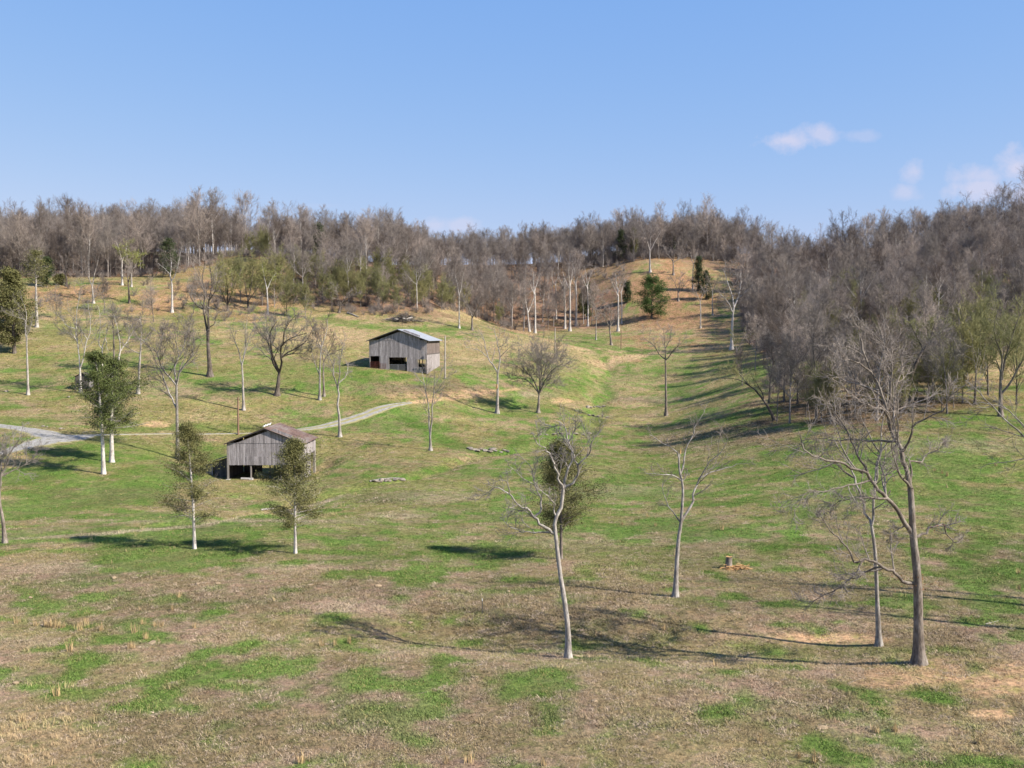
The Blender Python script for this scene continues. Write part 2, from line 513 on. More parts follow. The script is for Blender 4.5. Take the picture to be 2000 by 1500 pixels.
def gravel_mat():
    m, nt, b = new_mat('gravel', 0.95, 0.15)
    n = noise(nt, 1.2, 6, 0.75, mapped(nt))
    r = ramp(nt, [(0.30, (0.13, 0.118, 0.095)), (0.45, (0.225, 0.212, 0.19)), (0.7, (0.33, 0.316, 0.30))])
    nt.links.new(n.outputs['Fac'], r.inputs['Fac'])
    at_ = nt.nodes.new('ShaderNodeAttribute'); at_.attribute_name = 'wear'
    n2 = noise(nt, 0.8, 5, 0.7, mapped(nt))
    a = nt.nodes.new('ShaderNodeMath'); a.operation = 'MULTIPLY_ADD'; a.inputs[1].default_value = 0.9
    nt.links.new(n2.outputs['Fac'], a.inputs[0]); nt.links.new(at_.outputs['Fac'], a.inputs[2])
    r2 = ramp(nt, [(0.72, (0, 0, 0)), (0.92, (1, 1, 1))])
    nt.links.new(a.outputs[0], r2.inputs['Fac'])
    mx = nt.nodes.new('ShaderNodeMixRGB')
    nt.links.new(r2.outputs[0], mx.inputs['Fac'])
    mx.inputs['Color2'].default_value = (0.24, 0.215, 0.10, 1)
    nt.links.new(r.outputs[0], mx.inputs['Color1'])
    nt.links.new(mx.outputs[0], b.inputs['Base Color'])
    return m


M_GRAVEL = gravel_mat()

# ------------------------------------------------------------------ ground cover colours (albedo) as a function of place
C_GREEN = np.array([0.082, 0.146, 0.025])
C_OLIVE = np.array([0.236, 0.198, 0.083])
C_THATCH = np.array([0.292, 0.202, 0.138])
C_BROWN = np.array([0.175, 0.115, 0.088])
C_PALE = np.array([0.37, 0.285, 0.205])
C_TAN = np.array([0.39, 0.28, 0.165])
C_ORANGE = np.array([0.32, 0.182, 0.105])
C_SOIL = np.array([0.44, 0.29, 0.165])
C_LITTER = np.array([0.19, 0.115, 0.078])

PATCH = {
    'green': [(850, 1078, 300, 20, .8), (470, 1070, 200, 16, .6), (330, 834, 110, 9, .9), (60, 822, 90, 8, .8), (210, 885, 110, 22, .7),
              (60, 930, 80, 15, .4), (550, 946, 60, 6, .6), (560, 740, 140, 22, .5), (1000, 797, 60, 20, .7), (1110, 740, 80, 32, .5), (1192, 768, 14, 16, .4),
              (1120, 661, 100, 9, .9), (1880, 818, 100, 16, .9), (1820, 900, 120, 26, .35), (1350, 1097, 140, 12, .6), (1150, 1083, 200, 12, .6),
              (1590, 1268, 130, 16, .8), (1760, 1185, 150, 22, .6), (1365, 1176, 70, 9, .8), (200, 1222, 150, 12, .45), (260, 1345, 90, 14, .22),
              (800, 1262, 200, 13, .45), (1080, 1300, 130, 14, .5), (480, 1375, 60, 10, .35), (690, 1480, 50, 14, .25), (1200, 1440, 110, 22, .18), (1750, 1450, 130, 16, .25),
              (760, 960, 150, 18, .5), (700, 1035, 200, 18, .5), (900, 1000, 120, 14, .4), (1060, 985, 150, 30, .35), (1200, 905, 150, 16, .5),
              (1530, 880, 120, 10, .5), (1300, 705, 120, 12, .4), (1380, 725, 150, 10, .4), (930, 720, 60, 14, .5), (860, 800, 90, 9, .5),
              (60, 548, 60, 7, .5), (140, 556, 40, 8, .8), (340, 546, 45, 8, .7), (360, 622, 60, 6, .7), (240, 648, 60, 8, .5), (110, 640, 60, 10, .4), (470, 480, 50, 8, .8)],
    'brown': [(1420, 848, 150, 18, .7), (1340, 872, 120, 14, .5), (1500, 866, 70, 5, .9), (600, 1165, 620, 30, .45), (120, 1130, 180, 20, .5), (700, 1400, 380, 90, .45), (1120, 1210, 150, 36, .5),  # first patch: dark brown soil plus painted shade beside the thicket
              (1150, 1400, 260, 40, .35), (250, 965, 150, 20, .3), (850, 758, 170, 13, .8), (420, 985, 90, 14, .4), (1600, 1000, 60, 60, .3), (1650, 1025, 90, 26, .4),
              (1850, 1245, 160, 14, .5), (260, 1215, 200, 8, .3), (1560, 1380, 160, 30, .4), (1230, 782, 80, 8, .5), (1750, 835, 80, 8, .5), (760, 972, 60, 9, .7), (1880, 840, 100, 8, .3)],
    'pale': [(700, 1186, 80, 14, .7), (150, 1112, 120, 10, .6), (870, 972, 70, 10, .6), (790, 1008, 60, 5, .8), (1200, 960, 150, 14, .4), (1030, 770, 45, 8, .7), (1090, 1060, 110, 10, .4),
             (1390, 1060, 90, 16, .3), (1900, 870, 140, 14, .4), (60, 1255, 50, 8, .6), (330, 758, 60, 14, .3), (560, 1110, 120, 8, .4), (1280, 780, 80, 6, .4), (450, 1018, 300, 4, .7)],
    'tan': [(75, 1450, 80, 40, .6), (1950, 1440, 90, 30, .3), (450, 655, 60, 14, .4), (640, 655, 90, 18, .9), (760, 665, 60, 12, .7), (560, 630, 60, 12, .7), (1010, 670, 120, 16, .6), (900, 700, 90, 20, .5),
            (1080, 690, 80, 20, .5), (880, 615, 50, 14, .7), (1250, 745, 70, 18, .35), (1440, 745, 80, 20, .3), (1780, 735, 160, 22, .9), (1950, 715, 110, 24, .8), (520, 590, 30, 20, .5), (1290, 640, 130, 14, .8),
            (330, 660, 60, 8, .4), (1240, 790, 40, 5, .6)],
    'orange': [(170, 575, 110, 22, .9), (290, 590, 80, 24, .9), (420, 570, 110, 34, .9), (520, 600, 60, 24, .8), (90, 590, 40, 20, .5), (1230, 504, 110, 6, 1.0), (1310, 575, 95, 85, 1.1), (1190, 530, 70, 34, .8),
               (1340, 610, 90, 36, .8), (1400, 640, 60, 20, .7), (1020, 640, 50, 12, .5), (700, 605, 60, 14, .3)],
    'soil': [(1850, 1325, 170, 24, 1.0), (1950, 1332, 110, 26, 1.1), (1600, 1246, 85, 10, 1.1), (1940, 1395, 32, 8, 1.5), (312, 828, 24, 5, .9), (20, 905, 40, 18, .6), (880, 772, 90, 5, .6), (1715, 1383, 30, 4, .5),
             (1100, 783, 16, 4, .9), (230, 912, 22, 6, .3), (1420, 1115, 20, 4, .5), (790, 745, 30, 6, .3), (950, 765, 50, 3, .6), (690, 1205, 20, 3, .3)],
}
LINES = [  # painted ground cover along lines: photo points, half width m, kind, strength
    ([(760, 795), (800, 822), (850, 850), (900, 876), (950, 888), (1000, 886)], 2.4, 'green', 1.0),
    ([(630, 622), (690, 636), (770, 642), (850, 645), (905, 640)], 3.5, 'green', 1.0),
    ([(905, 612), (960, 632), (1010, 648)], 2.5, 'green', .8),
    ([(870, 600), (930, 622), (1000, 645), (1060, 664), (1140, 682)], 3.0, 'tan', 1.0),
    ([(1165, 712), (1215, 700), (1290, 688), (1420, 676)], 3.0, 'tan', 1.3),
    ([(1500, 1080), (1545, 1050), (1575, 1000)], 1.2, 'green', .9),
    ([(1850, 1130), (1905, 1080), (1965, 1020)], 1.3, 'green', .7),
    ([(800, 787), (870, 779), (930, 770), (1010, 760)], 1.0, 'soil', .9),
    ([(0, 1054), (200, 1043), (400, 1027), (560, 1000), (660, 972)], 1.2, 'pale', .8),
    ([(700, 600), (780, 612), (860, 615)], 5.0, 'litter', .6),
    (creek2_px, 1.7, 'green', 1.0),
    ([(1080, 862), (1140, 848), (1165, 815)], 1.6, 'green', .9),
    ([(640, 968), (700, 952), (790, 934), (860, 915)], 1.3, 'green', .8),
]
LINES_W = [([ground(u, v) for (u, v) in pts], w, k, s) for (pts, w, k, s) in LINES]
CREEK_W = cr + cr2

# woods: front edge of the tree cover, as photo pixels on the ground
WOOD_FRONT = [(-350, 545), (0, 544), (100, 541), (250, 541), (330, 535), (420, 515), (470, 500), (520, 520), (545, 590), (620, 600), (700, 612), (800, 614), (860, 608),
              (905, 612), (960, 630), (1000, 646), (1060, 646), (1120, 640), (1200, 640), (1225, 580), (1240, 512), (1300, 505), (1345, 515), (1420, 530), (1445, 600), (1455, 668), (1500, 700), (1560, 705),
              (1650, 700), (1750, 698), (1850, 692), (2000, 690), (2350, 690)]
_wf = [ground(u, v) for (u, v) in WOOD_FRONT]
WF_A = np.array([p[0] / p[1] for p in _wf]); WF_Y = np.array([p[1] for p in _wf])
_o = np.argsort(WF_A); WF_A = WF_A[_o]; WF_Y = WF_Y[_o]


def wood_front(a):
    return np.interp(a, WF_A, WF_Y)


def cover(x, y, z=None):
    """Albedo (n,3) and tussock weights of the ground at world points."""
    if z is None: z = height(x, y)
    u, v = project(x, np.maximum(y, 1.0), z)
    n1 = fbm(x / 34, y / 34, 3, 11)
    n2 = fbm(x / 9.0, y / 9.0, 4, 21)
    n3 = fbm(x / 2.3, y / 2.3, 3, 31)
    n4 = fbm(x / 5.0, y / 5.0, 3, 41)
    w = {}
    jit = (n2 - 0.5) * 2.0 + (n3 - 0.5) * 1.4 + (n4 - 0.5) * 0.8
    for k, lst in PATCH.items():
        s = np.zeros(x.shape)
        for (pu, pv, ru, rv, st) in lst:
            r = np.sqrt(((u - pu) / ru) ** 2 + ((v - pv) / rv) ** 2)
            s = np.maximum(s, st * sstep(1.55, 0.35, r + jit))
        w[k] = s
    w['litter'] = np.zeros(x.shape)
    for (pts, wd, k, st) in LINES_W:
        d = seg_dist(x, y, pts)
        w[k] = np.maximum(w[k], st * sstep(1.5, 0.5, d / wd + jit * 0.8))
    front = wood_front(x / np.maximum(y, 50))
    inwood = sstep(-6, 7, y - front + (n2 - .5) * 18)
    inwood = np.where(y < 150, 0, inwood)
    far = sstep(150, 215, y)
    mid = sstep(85, 150, y)
    hill = sstep(250, 330, y)
    # base mixture
    thatch = sstep(0.40, 0.62, n2 * 0.55 + n4 * 0.45)
    base = C_OLIVE * (1 - thatch[:, None]) + C_THATCH * thatch[:, None]
    pinkz = (1 - mid) * 0.3
    base = base * (1 - pinkz[:, None]) + C_THATCH * pinkz[:, None]
    olv = np.clip(0.55 * mid - 0.2 * far, 0, 1)
    base = base * (1 - olv[:, None]) + (C_OLIVE * 1.08) * olv[:, None]
    tanf = hill * sstep(0.42, 0.60, n1 * .5 + n2 * .5) * 0.7
    base = base * (1 - tanf[:, None]) + C_TAN * tanf[:, None]
    gb = 0.03 + 0.02 * sstep(70, 100, y) - 0.045 * sstep(150, 190, y) - 0.035 * sstep(230, 290, y)
    nearw = sstep(105, 75, y)
    gn = (n1 * 0.32 + n2 * 0.38 + n3 * 0.30) * (1 - nearw) + (n1 * 0.16 + n2 * 0.40 + n3 * 0.44 - 0.02) * nearw
    g = sstep(0.46, 0.62, gn + gb) * 0.72
    g = np.clip(g + 0.17 * sstep(.45, .7, n3), 0, 1)

    def mixin(base, c, wt):
        wt = np.clip(wt, 0, 1)[:, None]
        return base * (1 - wt) + c * wt
    base = mixin(base, C_GREEN, g)
    for k, c in (('brown', C_BROWN * 1.08), ('pale', C_PALE), ('green', C_GREEN), ('tan', C_TAN), ('orange', C_ORANGE), ('soil', C_SOIL), ('litter', C_LITTER)):
        wt = w[k]
        if k == 'green': wt = wt * ((0.62 + 0.75 * (n3 - 0.4)) * (1 - nearw) + np.clip(0.42 + 2.2 * (n3 * .6 + n4 * .4 - 0.45), 0.05, 1.0) * nearw)
        if k in ('brown', 'pale'): wt = wt * (0.55 + 0.9 * (n3 - 0.3))
        if k in ('tan', 'orange'): wt = wt * (0.75 + 0.6 * (n3 - 0.4))
        base = mixin(base, c, wt)
    litter = np.array(C_LITTER) * (0.8 + 0.5 * n4[:, None])
    lw = inwood * (1 - 0.75 * np.clip(w['orange'] + w['tan'], 0, 1)) * (1 - 0.6 * np.clip(w['green'], 0, 1))
    base = mixin(base, litter, lw)
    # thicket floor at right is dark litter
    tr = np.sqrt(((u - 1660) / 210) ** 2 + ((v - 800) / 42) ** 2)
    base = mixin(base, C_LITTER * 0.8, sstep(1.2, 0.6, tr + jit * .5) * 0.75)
    cd = seg_dist(x, y, CREEK_W)
    base = mixin(base, np.array([0.17, 0.145, 0.08]), 0.35 * sstep(1.1, 0.2, cd + (n3 - .5) * 2.0))
    base = base * (0.66 + 0.56 * n3[:, None]) * (0.78 + 0.40 * n4[:, None])
    return base, w, inwood, g, cd, n2, n3


# ------------------------------------------------------------------ ground sheet
def build_ground():
    ys = np.concatenate([np.array([-3000, -1200, -500, -200, -100, -50]), np.arange(-20, 40, 4.0), np.arange(40, 130, 0.42), np.arange(130, 300, 1.0),
                         np.arange(300, 480, 1.7), np.arange(480, 700, 6.0), np.array([720, 800, 1000, 1500, 2500, 4000])])
    xr = np.concatenate([np.arange(0, 45, 0.45), np.arange(45, 110, 1.0), np.arange(110, 260, 2.2), np.arange(260, 420, 6.0), np.array([430, 500, 700, 1200, 2400, 4000])])
    xs = np.concatenate([-xr[:0:-1], xr])
    X, Y = np.meshgrid(xs, ys)
    x = X.ravel(); y = Y.ravel()
    z = height(x, y)
    near = sstep(150, 60, np.abs(y)) * (np.abs(x) < 130)
    z = z + near * ((fbm(x / 1.3, y / 1.3, 3, 77) - 0.5) * 0.16)
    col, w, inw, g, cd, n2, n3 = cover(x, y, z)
    nx = len(xs); ny = len(ys)
    i = np.arange(nx - 1)[None, :] + nx * np.arange(ny - 1)[:, None]
    i = i.ravel()
    quads = np.stack([i, i + 1, i + nx + 1, i + nx], 1)
    me = mesh_from('pasture_ground', np.stack([x, y, z], 1), quads=quads, smooth=True)
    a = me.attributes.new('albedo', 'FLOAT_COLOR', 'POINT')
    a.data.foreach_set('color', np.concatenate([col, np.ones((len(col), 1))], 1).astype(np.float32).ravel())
    m, nt, b = new_mat('pasture_turf', 0.95, 0.08)
    at_ = nt.nodes.new('ShaderNodeAttribute'); at_.attribute_name = 'albedo'
    vec = mapped(nt)
    n1 = noise(nt, 2.6, 5, 0.72, vec)
    r1 = ramp(nt, [(0.33, (0.30, 0.31, 0.26)), (0.5, (0.95, 0.95, 0.95)), (0.70, (1.50, 1.45, 1.40))])  # low end paints shade into the hollows of the bump below
    nt.links.new(n1.outputs['Fac'], r1.inputs['Fac'])
    n2_ = noise(nt, 0.75, 4, 0.65, vec)
    r2 = ramp(nt, [(0.36, (0.70, 0.86, 0.60)), (0.52, (1, 1, 1)), (0.66, (1.20, 1.10, 1.08))])
    nt.links.new(n2_.outputs['Fac'], r2.inputs['Fac'])
    c = mul(nt, mul(nt, at_.outputs['Color'], r1.outputs[0]), r2.outputs[0])
    nt.links.new(c, b.inputs['Base Color'])
    bp = nt.nodes.new('ShaderNodeBump'); bp.inputs['Strength'].default_value = 0.9; bp.inputs['Distance'].default_value = 0.22
    nt.links.new(n1.outputs['Fac'], bp.inputs['Height'])
    nt.links.new(bp.outputs[0], b.inputs['Normal'])
    o = link('pasture_ground', me, m)
    o['kind'] = 'structure'
    return o


build_ground()


# ------------------------------------------------------------------ gravel road
def road(pts_px, widths, name, lift=0.09, wearc=0.0, wear0=0.0):
    P = np.array([ground(u, v)[:2] for (u, v) in pts_px])
    W = np.array(widths, float)
    d = np.concatenate([[0], np.cumsum(np.hypot(*np.diff(P, axis=0).T))])
    t = np.arange(0, d[-1], 0.7)
    px = pchip(d, P[:, 0], t); py = pchip(d, P[:, 1], t); ww = np.interp(t, d, W)
    tx = np.gradient(px); ty = np.gradient(py); ln = np.hypot(tx, ty); tx /= ln; ty /= ln
    K = 13
    s = np.linspace(-1, 1, K)
    edge = 1 + (fbm(t / 2.0, t * 0 + 3.3, 3, 3)[:, None] - .5) * 0.5
    X = px[:, None] - ty[:, None] * s[None] * ww[:, None] * edge
    Y = py[:, None] + tx[:, None] * s[None] * ww[:, None] * edge
    Z = height(X.ravel(), Y.ravel()).reshape(X.shape) + lift * (1 - 0.85 * np.abs(s[None]) ** 4)
    V = np.stack([X, Y, Z], 2).reshape(-1, 3)
    n = len(t)
    i = (np.arange(K - 1)[None] + K * np.arange(n - 1)[:, None]).ravel()
    me = mesh_from(name, V, quads=np.stack([i, i + 1, i + K + 1, i + K], 1), smooth=True)
    wear = wear0 + np.maximum(0.75 * np.abs(s) ** 3, wearc * np.exp(-(s / 0.28) ** 2))
    a = me.attributes.new('wear', 'FLOAT', 'POINT')
    a.data.foreach_set('value', np.tile(wear, (n, 1)).astype(np.float32).ravel())
    o = link(name, me, M_GRAVEL)
    o['kind'] = 'structure'
    return o


road([(-90, 908), (-40, 896), (0, 886), (45, 873), (90, 862), (140, 855), (180, 852)], [1.5, 1.5, 1.6, 1.9, 3.2, 3.2, 1.0], 'gravel_road')
road([(-90, 826), (-30, 829), (0, 832), (45, 838), (80, 845), (110, 853), (150, 856)], [1.3, 1.3, 1.35, 1.7, 2.6, 3.0, 1.4], 'gravel_road', 0.10)
road([(130, 853), (190, 850.5), (260, 849), (340, 848), (430, 848), (520, 845), (570, 841)], [2.0, .8, .45, .38, .34, .4, .6], 'gravel_road', 0.10, 0.0, 0.22)
road([(560, 842), (600, 838), (655, 828), (700, 815), (745, 798), (806, 786)], [.5, 1.2, 1.7, 1.8, 1.7, 0.7], 'gravel_road', 0.11, 0.62, 0.05)


# ------------------------------------------------------------------ branch tubes and trees
def tubes(P, R, k):
    """P (N,n,3) centre lines, R (N,n) radii -> verts, quads."""
    N, n, _ = P.shape
    T = np.empty_like(P)
    T[:, 1:-1] = P[:, 2:] - P[:, :-2]
    T[:, 0] = P[:, 1] - P[:, 0]; T[:, -1] = P[:, -1] - P[:, -2]
    T /= np.linalg.norm(T, axis=2, keepdims=True) + 1e-9
    mean = T.mean(1)
    ref = np.where(np.abs(mean[:, 2:3]) > 0.8, np.array([[1.0, 0.13, 0.0]]), np.array([[0.0, 0.0, 1.0]]))
    ref = np.repeat(ref[:, None], n, 1)
    B = np.cross(T, ref); B /= np.linalg.norm(B, axis=2, keepdims=True) + 1e-9
    Nn = np.cross(B, T)
    ang = np.arange(k) * 2 * np.pi / k
    ring = (B[:, :, None] * np.cos(ang)[None, None, :, None] + Nn[:, :, None] * np.sin(ang)[None, None, :, None])
    V = P[:, :, None] + ring * R[:, :, None, None]
    base = (np.arange(N) * n * k)[:, None, None]
    row = (np.arange(n - 1) * k)[None, :, None]
    j = np.arange(k)[None, None]; j2 = (j + 1) % k
    q = np.stack([base + row + j, base + row + j2, base + row + k + j2, base + row + k + j], -1)
    return V.reshape(-1, 3), q.reshape(-1, 4)


def join_geo(parts):
    V = []; Q = []; o = 0
    for (v, q) in parts:
        if len(v) == 0: continue
        V.append(v); Q.append(q + o); o += len(v)
    return np.concatenate(V), np.concatenate(Q)


def resample(pts, r0, r1, n, power=1.0):
    pts = np.asarray(pts, float)
    d = np.concatenate([[0], np.cumsum(np.linalg.norm(np.diff(pts, axis=0), axis=1))])
    t = np.linspace(0, d[-1], n)
    out = np.stack([pchip(d, pts[:, i], t) for i in range(3)], 1)
    r = r0 + (r1 - r0) * (t / d[-1]) ** power
    return out, r, d[-1]


def spawn(P, R, lens, count, rng, ang=(30, 60), lfac=(0.3, 0.6), npts=5, t0=0.25, up=0.12, wob=0.12, rfac=0.6, rmin=0.01, tip=0.35, taper=0.5):
    """Grow `count` children on every parent line."""
    N, n, _ = P.shape
    tot = N * count
    pi = np.repeat(np.arange(N), count)
    t = t0 + (1 - t0) * ((np.tile(np.arange(count), N) + rng.random(tot)) / count)
    t = np.clip(t, 0, 0.995)
    f = t * (n - 1); i = np.minimum(f.astype(int), n - 2); f = f - i
    p0 = P[pi, i] * (1 - f)[:, None] + P[pi, i + 1] * f[:, None]
    r0 = R[pi, i] * (1 - f) + R[pi, i + 1] * f
    tg = P[pi, i + 1] - P[pi, i]
    tg /= np.linalg.norm(tg, axis=1, keepdims=True) + 1e-9
    rv = rng.normal(size=(tot, 3))
    rv -= (rv * tg).sum(1, keepdims=True) * tg
    rv /= np.linalg.norm(rv, axis=1, keepdims=True) + 1e-9
    a = np.radians(rng.uniform(ang[0], ang[1], tot))
    d = tg * np.cos(a)[:, None] + rv * np.sin(a)[:, None]
    L = lens[pi] * rng.uniform(lfac[0], lfac[1], tot) * (1 - taper * t)
    C = np.empty((tot, npts, 3)); C[:, 0] = p0
    step = (L / (npts - 1))[:, None]
    for s in range(1, npts):
        d = d + rng.normal(size=(tot, 3)) * wob + np.array([0, 0, up])
        d /= np.linalg.norm(d, axis=1, keepdims=True)
        C[:, s] = C[:, s - 1] + d * step
    rs = np.maximum(r0 * rfac, rmin)
    RR = rs[:, None] * (1 - (1 - tip) * np.linspace(0, 1, npts)[None])
    RR = np.maximum(RR, rmin * 0.6)
    return C, RR, L


def leaf_cards(pts, size, rng, flat=0.0, aspect=0.45):
    """Small two-triangle leaf sprays at points."""
    n = len(pts)
    d = rng.normal(size=(n, 3)); d[:, 2] *= (1 - flat); d /= np.linalg.norm(d, axis=1, keepdims=True)
    e = rng.normal(size=(n, 3)); e -= (e * d).sum(1, keepdims=True) * d; e /= np.linalg.norm(e, axis=1, keepdims=True)
    s = (size * rng.uniform(0.6, 1.4, n))[:, None]
    a = pts - d * s * 0.5; b = pts + e * s * aspect * 0.5; c = pts + d * s * 0.5; dd = pts - e * s * aspect * 0.5
    V = np.stack([a, b, c, dd], 1).reshape(-1, 3)
    q = np.arange(n)[:, None] * 4 + np.arange(4)[None]
    return V, q


def flare(P, R, k=1.5, h=0.7):
    z = P[:, 2] - P[0, 2]
    return R * (1 + (k - 1) * np.exp(-z / h))


def trunk_geo(P, R, sides=9, buttress=0.12, rng=None):
    v, q = tubes(P[None], R[None], sides)
    return v, q


def crown_on(lines, rng, H, dens=1.0, rmin=0.010, lv=3, twig_len=1.0, up=0.10, ang=(28, 62), first=(0.28, 0.6), t0=0.2, cmul=1.0, tn=3, c2=6, ang2=(24, 60)):
    """Branches and twigs on a set of (P,R,length) lines. Returns geometry and tips."""
    geo = []
    tips = []
    n = 10
    P = np.stack([resample(l[0], 1, 1, n)[0] for l in lines])
    R = np.stack([np.interp(np.linspace(0, 1, n), np.linspace(0, 1, len(l[1])), l[1]) for l in lines])
    Ln = np.array([max(l[2], 0.10 * H) for l in lines])
    c1 = max(3, int(round(9 * dens * cmul)))
    P1, R1, L1 = spawn(P, R, Ln, c1, rng, ang, first, 6, t0, up, 0.14, 0.55, rmin * 1.8, 0.35, 0.35)
    L1 = np.minimum(L1, 0.24 * H)
    geo.append(tubes(P1, R1, 4))
    P2, R2, L2 = spawn(P1, R1, L1, c2, rng, ang2, (0.36 * twig_len, 0.70 * twig_len), 4, 0.15, up * .6, 0.16, 0.6, rmin * 1.25, 0.45, 0.3)
    geo.append(tubes(P2, R2, 3))
    tips.append(P2[:, -1])
    if lv >= 3:
        P3, R3, L3 = spawn(P2, R2, L2, max(3, int(round(6 * dens))), rng, ang2, (0.4 * twig_len, 0.8 * twig_len), tn, 0.1, up * .5, 0.18, 0.7, rmin, 0.6, 0.25)
        geo.append(tubes(P3, R3, 3))
        tips.append(P3[:, -1]); tips.append(P3[:, -1] * .5 + P3[:, 0] * .5)
    v, q = join_geo(geo)
    return v, q, np.concatenate(tips)


def hero_tree(label, base_px, trunk_px, limbs_px, r_base_px, bark, twig, seed, name='bare_tree', dens=1.0, rmin=0.010, depth=None, r_top=0.55, limb_r=None,
              lv=3, buds=None, crown=True, spread=0.5, group=None, twig_len=1.0, up=0.10, t0=0.2, y=None, cat='tree', first=(0.28, 0.6), flare_k=1.65):
    """A tree whose trunk and main limbs were measured on the photograph, standing on the ground where its foot is."""
    rng = np.random.default_rng(seed)
    g = ground(*base_px) if y is None else np.array([(base_px[0] - 1000) / FPX * y, y, float(height((base_px[0] - 1000) / FPX * y, y))])
    Y = g[1]; s = Y / FPX
    root = thing(name, label, cat, g - np.array([0, 0, 0.05]), 0, group)

    def loc(px, wander, start_y=0.0, ev=None):
        out = []
        yy = start_y
        dirn = rng.choice([-1, 1]) * rng.uniform(0.2, 1.0) * wander if ev is None else ev
        for i, (u, v) in enumerate(px):
            if i:
                l = math.hypot(u - px[i - 1][0], v - px[i - 1][1]) * s
                yy += l * dirn * rng.uniform(0.6, 1.2)
            out.append(((u - base_px[0]) * s, yy, (base_px[1] - v) * s))
        return np.array(out)
    tp = loc([base_px] + list(trunk_px), 0.03)
    n = max(8, 2 * len(tp))
    P, R, Lt = resample(tp, r_base_px * s, r_base_px * s * r_top, n)
    R = flare(P, R * 0.93, flare_k, 0.7)
    R[0] *= 1.18
    P[0, 2] -= 0.25
    R = R * (1 + (rng.random(n) - .5) * .08)
    v, q = tubes(P[None], R[None], 10)
    link('trunk', mesh_from('trunk', v, quads=q, smooth=True), bark, root)
    H = (base_px[1] - min([p[1] for l in limbs_px for p in l['p']] + [p[1] for p in trunk_px])) * s
    lines = []
    ends = [(P, R)]
    for l in limbs_px:
        px = l['p']
        # nearest point of earlier lines = where it leaves
        p0 = np.array([(px[0][0] - base_px[0]) * s, 0, (base_px[1] - px[0][1]) * s])
        best = None
        for (EP, ER) in ends:
            d = np.hypot(EP[:, 0] - p0[0], EP[:, 2] - p0[2]); k = int(np.argmin(d))
            if best is None or d[k] < best[0]: best = (d[k], EP[k], ER[k])
        ev = l.get('d')
        lp = loc(px, spread, best[1][1], ev)
        lp[0] = best[1] * 0.6 + lp[0] * 0.4
        r0 = l['r'] * s if 'r' in l else best[2] * 0.62
        r0 = min(r0, best[2] * 0.98)
        m = max(8, 2 * len(lp))
        LP, LR, LL = resample(lp, r0, max(r0 * 0.22, rmin * 1.5), m, 0.8)
        LP[1:] += rng.normal(size=(m - 1, 3)) * min(0.05, 0.012 * LL)
        v, q = tubes(LP[None], LR[None], 7)
        link('limb', mesh_from('limb', v, quads=q, smooth=True), bark, root)
        ends.append((LP, LR)); lines.append((LP, LR, LL))
    if not lines or crown == 'top':
        k = int(len(P) * 0.5)
        lines.append((P[k:], R[k:], Lt * 0.5))
    if crown:
        v, q, tips = crown_on(lines, rng, H, dens, rmin * 1.35, lv, twig_len, up, t0=t0, first=first, cmul=1.0 if Y < 330 else 0.8, tn=3 if Y < 120 else 2, c2=6 if Y < 330 else 5)
        link('crown', mesh_from('crown', v, quads=q), twig, root)
        if buds:
            mat, size, frac = buds
            pts = tips[rng.random(len(tips)) < frac]
            pts = pts + rng.normal(size=pts.shape) * size * 0.8
            v, q = leaf_cards(pts, size, rng)
            link('leaf_buds', mesh_from('leaf_buds', v, quads=q), mat, root)['kind'] = 'stuff'
    return root, g, s


def D(*pts, r=None, d=None):
    o = {'p': list(pts)}
    if r is not None: o['r'] = r
    if d is not None: o['d'] = d
    return o


